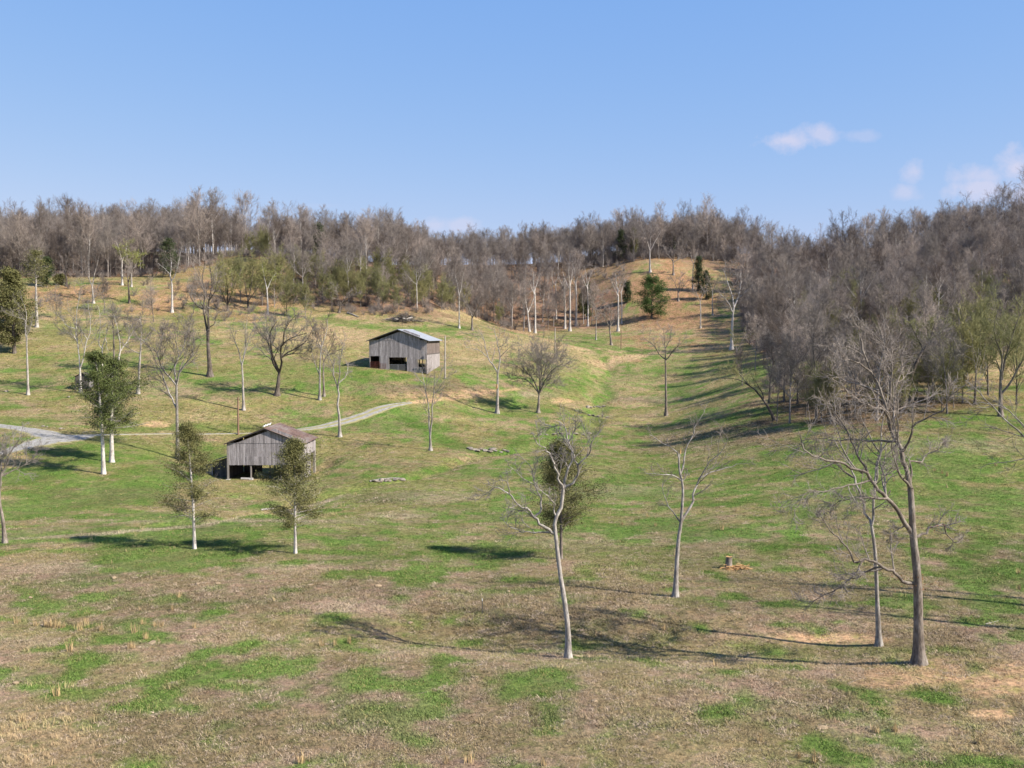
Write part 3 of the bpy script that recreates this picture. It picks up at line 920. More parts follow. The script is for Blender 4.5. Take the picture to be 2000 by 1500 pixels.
# --- the four near trees
oak, oak_g, oak_s = hero_tree(
    'large grey oak with crooked low limbs, nearest tree at the right, beside bare straw-coloured soil', (1795, 1297),
    [(1792, 1227), (1789, 1147), (1784, 1091), (1778, 1048), (1775, 1021), (1773, 987), (1769, 944)],
    [D((1769, 944), (1765, 929), (1756, 885), (1745, 856), (1733, 830), (1727, 794), (1720, 765), (1706, 737), (1696, 716), (1685, 685), (1680, 664), (1674, 632), r=5.2, d=0.1),
     D((1769, 944), (1750, 921), (1732, 898), (1722, 875), (1714, 850), r=3.2, d=-0.5),
     D((1770, 942), (1776, 919), (1779, 895), (1789, 895), (1802, 898), (1818, 882), (1844, 872), (1858, 850), r=2.6, d=0.5),
     D((1771, 1027), (1757, 1011), (1744, 992), (1725, 968), (1709, 955), (1685, 925), (1667, 908), (1639, 898), (1620, 889), (1592, 880), (1558, 872), (1537, 856), (1529, 833), r=5.2, d=-0.25),
     D((1683, 921), (1670, 898), (1657, 869), (1646, 841), (1639, 817), (1626, 802), (1608, 770), r=3.2, d=0.4),
     D((1733, 828), (1724, 804), (1706, 789), (1680, 781), (1657, 771), (1641, 760), (1610, 739), (1584, 719), r=3.4, d=-0.5),
     D((1727, 790), (1738, 745), (1742, 700), (1727, 660), (1704, 632), (1686, 612), r=3.2, d=0.35),
     D((1745, 856), (1733, 854), (1696, 854), (1646, 854), (1610, 855), (1579, 863), r=2.6, d=0.6),
     D((1756, 880), (1763, 854), (1766, 820), (1792, 802), (1813, 786), (1823, 758), (1850, 735), r=2.6, d=-0.4),
     D((1740, 840), (1745, 800), (1755, 760), (1775, 720), (1790, 680), r=2.6, d=0.5),
     D((1786, 1139), (1763, 1131), (1744, 1117), (1733, 1104), (1709, 1096), (1691, 1083), (1677, 1080), (1656, 1087), (1645, 1069), (1635, 1051), (1613, 1035), (1595, 1011), (1581, 992), r=4.0, d=-0.2),
     D((1677, 1080), (1664, 1093), (1653, 1107), (1640, 1117), (1624, 1131), r=2.0, d=-0.3),
     D((1709, 1096), (1688, 1104), (1667, 1117), (1645, 1133), (1629, 1147), (1608, 1163), (1581, 1179), r=2.2, d=0.3),
     D((1784, 1048), (1800, 1035), (1819, 1021), (1840, 1017), (1848, 1032), (1861, 1048), (1872, 1057), (1885, 1051), r=3.2, d=0.2),
     D((1720, 964), (1699, 960), (1672, 955), (1645, 953), r=2.6, d=-0.6),
     D((1715, 963), (1672, 960), (1645, 967), (1621, 977), (1600, 985), r=1.8, d=0.5),
     D((1685, 925), (1640, 931), (1613, 933), (1592, 939), (1549, 939), (1515, 973), r=2.2, d=-0.4),
     D((1696, 716), (1670, 700), (1640, 690), (1610, 660), r=2.2, d=-0.4),
     D((1720, 765), (1690, 745), (1660, 700), (1645, 660), r=2.4, d=0.5),
     D((1754, 1022), (1742, 1027), (1733, 1037), (1730, 1042), r=1.8, d=0.2)],
    11.2, M_BARK_OAK, M_TWIG, 101, name='oak_tree', dens=0.95, rmin=0.0090, first=(0.22, 0.45), up=0.06, flare_k=1.75)
# dead leaves caught at two crotches of the oak
rng = np.random.default_rng(3)
for (u, v, n_, sp) in ((1788, 1135, 90, .5), (1752, 1128, 40, .4), (1822, 1022, 40, .4)):
    c = np.array([(u - 1795) * oak_s, 0, (1297 - v) * oak_s])
    pts = c + rng.normal(size=(n_, 3)) * sp * np.array([1, .8, .7])
    vv, qq = leaf_cards(pts, 0.12, rng)
    link('dead_leaves', mesh_from('dead_leaves', vv, quads=qq), M_LEAF_DEAD, oak)['kind'] = 'stuff'

hero_tree('slender pale forked tree standing just behind the large oak', (1717, 1261),
          [(1712, 1187), (1708, 1120), (1704, 1067), (1696, 1019)],
          [D((1696, 1019), (1691, 1008), (1683, 979), (1677, 955), (1672, 933), (1665, 905), (1650, 870), (1640, 835), (1628, 800), r=3.2, d=0.25),
           D((1697, 1015), (1699, 987), (1699, 955), (1703, 920), (1703, 898), (1706, 872), (1706, 833), (1709, 810), (1715, 765), (1712, 720), r=4.0, d=-0.1),
           D((1706, 872), (1690, 840), (1680, 800), (1675, 760), r=2.2, d=0.5),
           D((1706, 872), (1722, 840), (1728, 800), (1740, 770), r=2.0, d=-0.5),
           D((1672, 933), (1650, 915), (1630, 890), (1600, 870), r=1.8, d=0.4),
           D((1700, 990), (1712, 975), (1720, 965), (1722, 955), r=1.4, d=-0.5)],
          5.4, M_BARK_PALE, M_TWIG, 102, dens=0.72, rmin=0.0090, up=0.14, first=(0.25, 0.5))

hero_tree('tall pale tree with smooth leaning trunk and open crown near the middle of the pasture', (1110, 1286),
          [(1109, 1228), (1104, 1182), (1093, 1112), (1087.5, 1065), (1085, 1042), (1082, 1018), (1086, 1002), (1096, 981), (1099, 948)],
          [D((1099, 948), (1093, 933), (1087, 918), (1084, 906), (1079, 893), (1074, 878), (1064, 866), (1045, 851), (1038, 832), r=2.8, d=-0.35),
           D((1100, 946), (1106, 920), (1111, 904), (1116, 888), (1116, 870), (1111, 856), (1107, 843), (1104, 829), (1087, 812), r=3.0, d=0.15),
           D((1100, 947), (1106, 944), (1116, 934), (1125, 926), (1129, 912), (1128, 898), (1138, 888), (1149, 870), (1157, 846), (1168, 828), r=3.4, d=-0.2),
           D((1128, 898), (1122, 891), (1119, 878), (1111, 864), (1100, 851), (1086, 836), r=2.2, d=0.4),
           D((1111, 856), (1118, 840), (1124, 822), (1120, 800), r=1.8, d=-0.4),
           D((1116, 870), (1100, 845), (1085, 830), (1060, 820), r=1.6, d=0.5),
           D((1083, 1037), (1075, 1028), (1058, 1018), (1044, 1002), (1036, 993), (1021, 983), (1007, 969), (999, 958), (992, 944), (989, 928), (975, 922), r=3.6, d=-0.3),
           D((997, 955), (981, 946), (968, 939), (956, 949), (933, 968), r=1.7, d=0.3),
           D((1044, 1000), (1056, 986), (1057, 974), (1051, 960), (1047, 946), (1042, 926), (1037, 912), (1030, 895), r=2.4, d=0.35),
           D((1046, 944), (1032, 933), (1016, 923), (1005, 909), (988, 897), r=1.8, d=-0.4),
           D((1083, 1042), (1070, 1033.5), (1042, 1035), (1019, 1036), (995, 1028), (972, 1010), r=2.0, d=0.35),
           D((1082, 1002), (1079, 990), (1083, 979), (1072, 962), (1060, 950), (1046, 940), r=1.8, d=-0.5)],
          6.2, M_BARK_PALE, M_TWIG, 103, dens=0.72, rmin=0.0085, up=0.08, first=(0.22, 0.5))

d_root, d_g, d_s = hero_tree('slim tree with its top snapped off showing orange split wood', (1319, 1166),
          [(1321.5, 1099), (1325, 1047), (1329, 1021), (1331, 995), (1333, 956), (1331, 935), (1327, 920), (1325, 904), (1325, 886), (1326, 879)],
          [D((1332, 1012), (1338, 1003), (1351, 987), (1357, 961), (1364, 938), (1390, 921), (1427, 912), (1445, 903), r=3.0, d=0.2),
           D((1364, 938), (1377, 912), (1396, 888), (1409, 875), (1419, 847), r=2.0, d=-0.3),
           D((1329, 922), (1336, 901), (1338, 878), (1349, 857), (1362, 823), (1379, 800), r=2.4, d=0.15),
           D((1330, 937), (1315, 925), (1292, 920), (1258, 917), r=1.8, d=-0.3),
           D((1328, 1020), (1310, 990), (1297, 956), (1299, 936), r=1.6, d=0.4),
           D((1325, 890), (1320, 878), (1297, 862), (1264, 840), r=1.4, d=-0.2),
           D((1331, 940), (1340, 925), (1343, 912), r=1.4, d=0.3)],
          5.2, M_BARK_PALE, M_TWIG, 104, dens=0.55, rmin=0.009, up=0.10, first=(0.25, 0.5), r_top=0.32)
v, q = tubes(np.array([[(7.0, 0, 286), (7.3, 0, 290), (8.0, 0, 297)]]) * d_s, np.array([[1.9, 1.8, 0.3]]) * d_s, 6)
link('broken_top', mesh_from('broken_top', v, quads=q), M_WOUND, d_root)

# --- middle distance trees measured on the photograph
hero_tree('bare tree cut by the left edge of the picture below the gravel road', (10, 1061),
          [(7, 1012), (2, 975), (3, 955)],
          [D((3, 955), (0, 930), (-12, 900), (-25, 870), r=2.6), D((3, 955), (10, 925), (25, 895), (40, 868), (55, 852), r=2.4),
           D((3, 950), (6, 920), (8, 890), (5, 860), r=2.4), D((10, 925), (30, 915), (50, 905), (70, 885), r=1.4), D((0, 930), (-25, 925), (-50, 905), r=1.4)],
          4.2, M_BARK_OAK, M_TWIG, 105, dens=1.0, rmin=0.012)
hero_tree('tall bare tree with wide fan crown on the slope left of the open barn', (348, 897),
          [(347.6, 880), (347, 811), (346.8, 752)],
          [D((346.8, 752), (342, 714), (349, 698), (347, 677), (335, 650), r=2.6), D((346, 750), (335, 735), (322, 714), (318, 689), (305, 674), (290, 660), r=2.6),
           D((348, 748), (356, 727), (370, 708), (387, 687), (392, 655), r=2.6), D((346, 800), (328, 771), (309, 737), (297, 714), (311, 708), r=2.0),
           D((349, 698), (358, 680), (362, 655), (370, 630), r=1.8), D((318, 689), (325, 665), (330, 640), r=1.6)],
          4.2, M_BARK_PALE, M_TWIG, 106, dens=1.2, rmin=0.016, first=(0.35, 0.7))
hero_tree('tall dark-barked twin-stemmed tree above the slope, ivy bump at its foot', (410, 735),
          [(410, 720), (408, 685), (407, 655)],
          [D((407, 655), (402, 622), (398, 601), (402, 575), (395, 545), (400, 510), r=3.4, d=0.1), D((409, 670), (410, 639), (410, 611), (414, 584), (420, 550), (416, 515), r=3.0, d=-0.1),
           D((399, 605), (393, 602), (374, 586), (360, 560), r=1.8), D((413, 590), (428, 570), (440, 540), r=1.8), D((410, 640), (420, 632), (424, 610), r=1.2)],
          5.2, M_BARK_DARK, M_TWIG, 107, dens=0.8, rmin=0.016)
hero_tree('slender grey tree with narrow upright fork behind the brown utility pole', (476, 801),
          [(475.5, 765), (475, 731), (474, 714)],
          [D((474, 714), (471, 698), (461, 670), (448, 638), r=1.8), D((474, 712), (477, 698), (480, 672), (482, 630), r=2.0), D((477, 700), (484, 680), (492, 653), (507, 632), r=1.5)],
          2.8, M_BARK_PALE, M_TWIG, 108, dens=0.7, rmin=0.013, up=0.16)
hero_tree('stout low-forked tree with dark spreading crown and pale foot', (541, 772),
          [(542, 760), (543.5, 748), (545.6, 727)],
          [D((545, 727), (532, 708), (527, 685), (521, 664), (530, 635), r=3.2), D((545, 725), (538, 702), (535, 681), (535, 653), (550, 628), r=2.8),
           D((547, 725), (553, 704), (551, 689), (557, 672), (580, 658), (608, 650), r=3.2), D((553, 700), (563, 689), (584, 679), (603, 668), (618, 642), r=2.4),
           D((557, 672), (562, 650), (575, 630), (590, 615), r=2.0), D((521, 664), (510, 655), (500, 640), r=1.8), D((553, 695), (575, 690), (600, 690), r=1.6)],
          5.0, M_BARK_DARK, M_TWIG, 109, dens=1.2, rmin=0.016)
hero_tree('taller pale one of two close trunks left of the closed barn', (624.5, 781),
          [(625, 727), (626, 702)], [D((626, 702), (629, 674), (637, 649), (641, 615), r=1.8), D((625, 731), (614, 710), (601, 678), r=1.3), D((628, 680), (618, 655), (610, 630), r=1.3)],
          2.7, M_BARK_PALE, M_TWIG_WOOD, 110, dens=0.9, rmin=0.015, up=0.15)
hero_tree('shorter brown one of two close trunks left of the closed barn', (633, 774),
          [(632, 727), (633, 706)], [D((633, 706), (645, 685), (656, 660), r=1.6), D((633, 706), (628, 680), (620, 650), r=1.6), D((640, 694), (650, 690), (668, 680), r=1.2)],
          2.4, M_BARK_OAK, M_TWIG_WOOD, 111, dens=0.9, rmin=0.015)
hero_tree('sinuous pale tree standing by the gravel track between the two barns', (664, 853),
          [(663, 811), (660, 790), (663, 769), (661, 758)],
          [D((661, 758), (654, 731), (653, 710), (647, 698), (640, 676), r=1.8), D((662, 757), (666, 727), (668, 702), (673, 681), (670, 660), r=2.2), D((665, 748), (675, 735), (679, 719), (675, 706), r=1.3)],
          3.2, M_BARK_PALE, M_TWIG, 112, dens=0.8, rmin=0.013)
hero_tree('slender double-stemmed tree with wispy upright crown in front of the closed barn', (841, 880),
          [(840.5, 862), (840, 845)],
          [D((840, 845), (837, 800), (833, 770), (828, 748), (824, 722), r=2.4, d=0.05), D((841.5, 848), (843, 830), (845, 790), (848, 756), (850, 722), r=2.4, d=-0.05),
           D((847, 770), (858, 758), (868, 742), (886, 728), r=1.2), D((833, 768), (834, 740), (835, 715), r=1.1), D((828, 750), (818, 738), (808, 728), r=1.1), D((848, 756), (858, 735), (872, 700), r=1.1)],
          3.3, M_BARK_PALE, M_TWIG, 113, dens=0.6, rmin=0.010, up=0.18)
q_root, q_g, q_s = hero_tree('thick-trunked forked tree with an orange torn-limb wound halfway up', (971, 807),
          [(972, 760), (972, 728)],
          [D((972, 728), (968, 720), (954, 700), (948, 680), (944, 660), (932, 640), r=2.5), D((972, 728), (974, 720), (977, 696), (973, 680), (969, 660), (964, 636), r=2.5),
           D((951, 696), (936, 684), (908, 677), r=1.4), D((973, 680), (985, 672), (995, 660), r=1.1), D((944, 662), (935, 655), (915, 662), r=1.1)],
          3.4, M_BARK_PALE, M_TWIG, 114, dens=0.55, rmin=0.013)
v, q = tubes(np.array([[(-1.5, -3.6, 48), (-0.8, -3.9, 52), (0.2, -3.6, 58)]]) * q_s, np.array([[0.8, 2.0, 0.7]]) * q_s, 7)
link('torn_wound', mesh_from('torn_wound', v, quads=q), M_WOUND, q_root)
hero_tree('round bushy many-limbed tree with vase-shaped crown above the creek', (1051, 806),
          [(1052, 788), (1053, 770)],
          [D((1053, 770), (1050, 760), (1038, 736), (1022, 724), (1000, 710), r=1.8), D((1053, 768), (1054, 756), (1054, 724), (1042, 700), (1024, 682), r=2.0),
           D((1054, 766), (1057, 752), (1058, 720), (1058, 696), (1058, 672), r=2.0), D((1054, 766), (1060, 752), (1070, 732), (1084, 716), (1100, 706), r=1.8),
           D((1056, 752), (1066, 712), (1078, 694), (1088, 678), r=1.6), D((1055, 765), (1074, 748), (1090, 748), r=1.2), D((1052, 768), (1034, 746), (1014, 738), (996, 742), r=1.4),
           D((1054, 740), (1048, 705), (1040, 680), r=1.4), D((1057, 740), (1075, 712), (1096, 695), r=1.3)],
          3.4, M_BARK_OAK, M_TWIG, 115, dens=1.5, rmin=0.014, first=(0.35, 0.65), up=0.12)
hero_tree('straight lone tree on the green slope right of the creek', (1301, 812),
          [(1300, 760), (1299, 720), (1298, 700)],
          [D((1298, 700), (1295, 662), (1290, 640), r=1.6), D((1298, 702), (1287, 692), (1272, 672), (1252, 658), r=1.4), D((1299, 705), (1305, 695), (1310, 685), (1328, 668), r=1.4), D((1296, 680), (1305, 660), (1308, 640), r=1.1)],
          2.7, M_BARK_OAK, M_TWIG, 116, dens=0.8, rmin=0.013)
hero_tree('white-barked tree forked low in a V in front of the small shed', (157.5, 767),
          [(157.5, 740), (157.5, 718)],
          [D((157.5, 718), (156, 695), (151.5, 665), (147, 644), (148, 627), (150, 600), (155, 572), r=2.4, d=.1), D((147, 645), (129, 636), (117, 623), (100, 609), r=1.3),
           D((158, 718), (166.5, 695), (172.5, 668), (181.5, 647), (183, 620), (181, 592), r=2.1, d=-.1), D((174, 665), (168, 645), (158, 628), r=1.1), D((153, 672), (140, 655), (112, 645), r=1.0)],
          3.0, M_BARK_WHITE, M_TWIG, 117, dens=1.0, rmin=0.015)
hero_tree('slim pale lone tree on the open slope left of the small shed', (55, 771),
          [(55.5, 710), (55.5, 668)],
          [D((55.5, 668), (52, 656), (49, 635), (48, 617), (40, 594), r=1.4), D((55.5, 668), (57, 656), (64.5, 641), (70, 615), r=1.3), D((49, 630), (46.5, 624), (30, 618), (12, 610), r=1.0)],
          2.5, M_BARK_PALE, M_TWIG, 118, dens=0.6, rmin=0.013)
hero_tree('straight pale tree right of the pair of cedars on the upper slope', (269.5, 769),
          [(274.5, 710), (277.5, 674)], [D((277.5, 674), (277.5, 644), (274, 622), r=1.6), D((272, 694), (258, 681), (247, 672), r=1.1), D((277, 672), (290, 655), (300, 640), r=1.2), D((277, 665), (268, 650), (262, 632), r=1.1)],
          2.9, M_BARK_PALE, M_TWIG, 119, dens=0.9, rmin=0.015)
hero_tree('dark slim tree rising behind the top of the taller cedar', (223, 728),
          [(223.5, 680), (223.5, 657)], [D((223.5, 657), (220.5, 629), (218, 600), r=1.5), D((224, 656), (230, 650), (237, 647), r=1.0), D((222, 640), (230, 620), (232, 600), r=1.1)],
          2.4, M_BARK_OAK, M_TWIG, 120, dens=0.9, rmin=0.015)
hero_tree('whitish leaning forked tree beside the top of the taller cedar', (229, 729),
          [(231, 710), (235.5, 687)], [D((235.5, 687), (246, 668), (258, 638), (266, 614), r=1.8), D((236, 685), (237, 671), (235.5, 644), (230, 615), r=1.5), D((246, 668), (252, 645), (250, 620), r=1.2)],
          2.5, M_BARK_WHITE, M_TWIG, 121, dens=1.1, rmin=0.015)
sn, sn_g, sn_s = hero_tree('broken pale snag with split yellow tops left of the cedar tips', (200, 725),
          [(199.5, 700), (201, 675)], [D((201, 675), (207, 650), (204.5, 641), r=1.5), D((200, 680), (195, 672), (201, 644), (204, 620), (202, 596), r=1.2), D((206, 655), (210, 640), (213, 625), r=1.0), D((205, 660), (211, 680), (215, 695), r=0.8)],
          2.0, M_BARK_WHITE, M_TWIG, 122, dens=0.35, rmin=0.015, name='dead_snag')
hero_tree('pale forked tree on the tan grass shoulder of the upper left hill', (336, 610),
          [(337, 562), (336, 550)], [D((336, 550), (332, 537), (332, 517), (328, 498), r=1.5), D((336, 549), (347, 532), (355, 505), (363, 480), r=1.5), D((333, 538), (321, 525), (303, 510), r=1.0)],
          2.5, M_BARK_WHITE, M_TWIG, 123, dens=0.7, rmin=0.018)
hero_tree('small bare tree leaning on the green crest of the left hill', (130, 559),
          [(130, 545), (128, 535)], [D((128, 535), (122, 520), (115, 500), r=1.3), D((129, 536), (136, 520), (140, 500), r=1.2)], 2.3, M_BARK_DARK, M_TWIG_WOOD, 124, dens=0.8, rmin=0.02)
hero_tree('pale V-forked tree below the crest of the left hill', (183, 592),
          [(182, 575), (181, 560)], [D((181, 560), (172, 540), (165, 510), r=1.6), D((181, 560), (184, 530), (190, 500), r=1.6), D((172, 540), (160, 525), (150, 515), r=1.0)], 2.2, M_BARK_PALE, M_TWIG_WOOD, 125, dens=0.9, rmin=0.02)
hero_tree('pale straight tree at the edge of the left woods beside a green budding tree', (239, 557),
          [(239, 530), (240, 510)], [D((240, 510), (236, 490), (230, 470), r=1.3), D((240, 510), (246, 490), (248, 468), r=1.3)], 2.0, M_BARK_WHITE, M_TWIG_WOOD, 126, dens=0.8, rmin=0.02)
hero_tree('small yellow-green budding tree at the edge of the left woods', (257, 560),
          [(257, 545), (257, 530)], [D((257, 530), (250, 510), (245, 488), r=1.2), D((257, 530), (258, 505), (256, 482), r=1.2), D((257, 530), (266, 512), (270, 495), r=1.2)],
          1.8, M_BARK_PALE, M_TWIG_BUD, 127, dens=1.2, rmin=0.02, buds=(M_LEAF_BUD, 0.36, 0.55), name='budding_tree')
hero_tree('dark-stemmed tree in the tan grass in the gully of the left hill', (253, 592), [(252, 570), (251, 552)], [D((251, 552), (245, 530), (238, 510), r=1.3), D((251, 552), (258, 535), (265, 520), r=1.2)], 2.2, M_BARK_DARK, M_TWIG_WOOD, 128, dens=0.9, rmin=0.02)
hero_tree('tall bare tree standing on the ridge against the sky, above the green crest', (466, 493), [(466, 465), (466, 440)],
          [D((466, 440), (460, 415), (452, 385), r=1.5), D((466, 440), (470, 410), (468, 372), r=1.5), D((466, 445), (478, 420), (490, 395), r=1.3)], 2.0, M_BARK_DARK, M_TWIG_WOOD, 129, dens=1.1, rmin=0.02)
hero_tree('dark low-forked tree leaning right on the ridge left of the tallest ridge tree', (400, 500), [(397, 490), (395, 482)],
          [D((395, 482), (390, 455), (388, 425), (395, 395), r=2.0), D((396, 485), (408, 465), (425, 450), (440, 430), r=2.0), D((390, 455), (378, 430), (372, 400), r=1.6), D((408, 465), (412, 440), (420, 405), r=1.6)], 2.8, M_BARK_DARK, M_TWIG_WOOD, 130, dens=1.2, rmin=0.022)
hero_tree('pale leaning tree at the foot of the budding woods left of the barns', (523, 614), [(523, 590), (522, 565)],
          [D((522, 565), (530, 545), (539, 530), r=1.3), D((522, 566), (516, 540), (510, 515), r=1.3)], 2.1, M_BARK_WHITE, M_TWIG_BUD, 131, dens=1.0, rmin=0.02, buds=(M_LEAF_BUD, 0.34, 0.45), name='budding_tree')
hero_tree('dark multi-stem tree with olive buds below the ridge of the left hill', (445, 607), [(444, 595)],
          [D((444, 595), (436, 570), (430, 545), r=1.5), D((445, 595), (447, 560), (445, 525), r=1.5), D((446, 595), (458, 565), (468, 540), r=1.4)], 2.4, M_BARK_DARK, M_TWIG_BUD, 132, dens=1.3, rmin=0.02, buds=(M_LEAF_BUD, 0.26, 0.15), name='budding_tree')
hero_tree('second dark stemmed olive budding tree right of the multi-stem one', (485, 602), [(484, 588)],
          [D((484, 588), (478, 560), (470, 530), r=1.4), D((485, 588), (490, 555), (492, 520), r=1.4), D((485, 588), (502, 565), (515, 545), r=1.3)], 2.2, M_BARK_DARK, M_TWIG_BUD, 133, dens=1.3, rmin=0.02, buds=(M_LEAF_BUD, 0.26, 0.2), name='budding_tree')
hero_tree('small crooked dark tree at the foot of the wooded slope above the brush pile', (662, 611), [(664, 600), (666, 592)],
          [D((666, 592), (675, 582), (685, 570), r=1.5), D((665, 594), (660, 575), (655, 560), r=1.4), D((675, 582), (690, 580), (700, 572), r=1.1)], 2.4, M_BARK_DARK, M_TWIG_WOOD, 134, dens=1.0, rmin=0.02)
hero_tree('pale straight pole-like tree at the corner of the woods behind the closed barn', (897, 641), [(897, 610), (897, 580)], [D((897, 580), (893, 555), (888, 535), r=1.0), D((897, 580), (902, 555), (905, 530), r=1.0)], 1.6, M_BARK_WHITE, M_TWIG_WOOD, 135, dens=0.8, rmin=0.02)
hero_tree('grey tree splitting into a wide V beside the woods behind the closed barn', (922, 645), [(922, 628), (922, 618)], [D((922, 618), (915, 600), (912, 570), r=1.5), D((922, 620), (934, 600), (945, 580), r=1.5), D((915, 602), (908, 590), (900, 575), r=1.0)], 2.4, M_BARK_OAK, M_TWIG_WOOD, 136, dens=0.9, rmin=0.02)
hero_tree('crooked pale forked trunk at the left of the far grove', (1034, 648), [(1032, 625), (1030, 605)], [D((1030, 605), (1026, 580), (1024, 560), r=1.2), D((1031, 610), (1040, 590), (1046, 570), r=1.2)], 2.0, M_BARK_WHITE, M_TWIG_WOOD, 137, dens=0.8, rmin=0.02)
far_grove = [(1045, 651, 530, 'straightest pale trunk right of the crooked forked one in the far grove', 2.2), (1086, 623, 520, 'thin pale trunk higher up the slope of the far grove', 1.4),
             (1103, 642, 520, 'left pale trunk of three tall neighbours in the far grove', 1.8), (1113, 647, 515, 'middle stout pale trunk of three tall neighbours in the far grove', 2.2),
             (1125, 637, 510, 'right pale trunk of three tall neighbours in the far grove', 2.0), (1148, 637, 520, 'lone pale trunk left of the green meadow corner in the far grove', 1.7),
             (1207, 647, 535, 'tall white trunk at the right end of the far grove beside the bright cedar', 2.2), (1214, 632, 540, 'thin trunk just behind the white one at the right end of the far grove', 1.4)]
for i, (u, vb, vt, lab, r) in enumerate(far_grove):
    h = vb - vt
    hero_tree(lab, (u, vb), [(u + 0.5, vb - 0.3 * h), (u + random.uniform(-1, 1), vb - 0.62 * h)],
              [D((u, vb - .62 * h), (u - 3, vb - .85 * h), (u - random.uniform(2, 9), vt), r=r * .6), D((u, vb - .66 * h), (u + 5, vb - .85 * h), (u + random.uniform(6, 14), vt + 4), r=r * .55),
               D((u, vb - .6 * h), (u - 8, vb - .75 * h), (u - 14, vb - .88 * h), r=r * .45)], r, M_BARK_WHITE, M_TWIG_WOOD, 140 + i, dens=0.8, rmin=0.02)
hero_tree('small thin tree in the green meadow below the far grove', (1164, 664), [(1164, 640), (1165, 620)], [D((1165, 620), (1160, 600), (1155, 585), r=0.9), D((1165, 620), (1172, 600), (1178, 588), r=0.9)], 1.3, M_BARK_PALE, M_TWIG, 150, dens=0.9, rmin=0.018)
hero_tree('dark spreading tree in the green meadow in front of the far grove', (1194, 674), [(1192, 655), (1190, 640)], [D((1190, 640), (1180, 620), (1170, 605), r=1.3), D((1191, 645), (1193, 618), (1190, 598), r=1.3), D((1191, 642), (1202, 620), (1212, 605), r=1.2), D((1186, 632), (1172, 628), (1160, 622), r=0.9)], 2.2, M_BARK_OAK, M_TWIG, 151, dens=1.1, rmin=0.018)
hero_tree('tall pale-trunked tree standing alone on the tan knoll in front of the far ridge', (1270, 531), [(1269, 505), (1269, 490)], [D((1269, 490), (1260, 465), (1250, 445), r=1.4), D((1269, 490), (1270, 460), (1268, 432), r=1.4), D((1269, 492), (1280, 470), (1290, 450), r=1.3)], 1.9, M_BARK_WHITE, M_TWIG_WOOD, 152, dens=1.2, rmin=0.02)
hero_tree('small grey fan-crowned tree halfway down the tan knoll', (1325, 588), [(1324, 570)], [D((1324, 570), (1318, 552), (1310, 538), r=1.1), D((1324, 570), (1328, 550), (1332, 535), r=1.1), D((1324, 572), (1334, 560), (1342, 548), r=1.0)], 1.8, M_BARK_OAK, M_TWIG, 153, dens=1.0, rmin=0.018)
hero_tree('spreading tree on the green shelf near the top of the tan knoll', (1315, 537), [(1315, 522), (1314, 510)], [D((1314, 510), (1304, 495), (1298, 482), r=1.3), D((1314, 510), (1318, 492), (1322, 478), r=1.3), D((1314, 512), (1326, 505), (1338, 498), r=1.1)], 2.0, M_BARK_OAK, M_TWIG_WOOD, 154, dens=1.1, rmin=0.02)
hero_tree('thin grey tree on the lower right flank of the tan knoll', (1368, 641), [(1368, 610), (1367, 590)], [D((1367, 590), (1360, 575), (1354, 560), r=0.9), D((1367, 590), (1373, 572), (1378, 556), r=0.9)], 1.4, M_BARK_PALE, M_TWIG, 155, dens=0.8, rmin=0.018)
hero_tree('pale bare pole of a tree beside the dark cedar on the tan knoll', (1353, 566), [(1353, 540), (1354, 518)], [D((1354, 518), (1350, 505), (1347, 495), r=0.8), D((1354, 518), (1358, 505), (1360, 494), r=0.8)], 1.4, M_BARK_WHITE, M_TWIG, 156, dens=0.7, rmin=0.018)
hero_tree('slim tree at the foot of the tan knoll where the right woods begin', (1392, 616), [(1391, 590), (1391, 570)], [D((1391, 570), (1386, 555), (1380, 540), r=0.9), D((1391, 570), (1397, 552), (1402, 540), r=0.9)], 1.4, M_BARK_PALE, M_TWIG, 157, dens=0.9, rmin=0.018)
hero_tree('big pale tree at the corner of the right-hand woods, dark at its foot', (1429, 683), [(1429, 650), (1430, 620), (1432, 600)],
          [D((1432, 600), (1428, 575), (1420, 550), (1412, 525), r=1.8), D((1432, 602), (1442, 580), (1448, 555), (1450, 530), r=2.0), D((1431, 610), (1418, 590), (1402, 575), r=1.4), D((1440, 585), (1455, 570), (1468, 555), r=1.3)], 3.2, M_BARK_WHITE, M_TWIG_WOOD, 158, dens=1.2, rmin=0.018)
hero_tree('short leaning V-shaped tree in front of the corner of the right-hand woods', (1438, 724), [(1438, 700), (1439, 685)], [D((1439, 685), (1448, 668), (1460, 650), r=1.2), D((1439, 687), (1434, 668), (1430, 650), r=1.1)], 1.8, M_BARK_PALE, M_TWIG_BUD, 159, dens=0.9, rmin=0.016)

# --- right-hand thicket and edge trees
hero_tree('dark tree leaning far out to the left from the thicket', (1514, 821), [(1501, 797), (1493, 784), (1480, 768)],
          [D((1480, 768), (1460, 750), (1440, 741), (1412, 738), r=1.8), D((1490, 780), (1488, 765), (1480, 750), (1470, 735), r=1.4), D((1460, 750), (1445, 730), (1425, 715), r=1.1)], 3.4, M_BARK_DARK, M_TWIG_BUD, 160, dens=1.0, rmin=0.013)
hero_tree('thick dark leaning trunk in the middle of the thicket', (1764, 795), [(1776, 747), (1789, 706), (1802, 682)],
          [D((1802, 682), (1812, 660), (1818, 630), r=2.4), D((1795, 695), (1830, 690), (1850, 700), r=1.6), D((1802, 682), (1790, 655), (1780, 630), r=1.8), D((1808, 665), (1830, 650), (1845, 630), r=1.6)], 5.0, M_BARK_DARK, M_TWIG_BUD, 161, dens=1.2, rmin=0.014, buds=(M_LEAF_BUD, 0.16, 0.12))
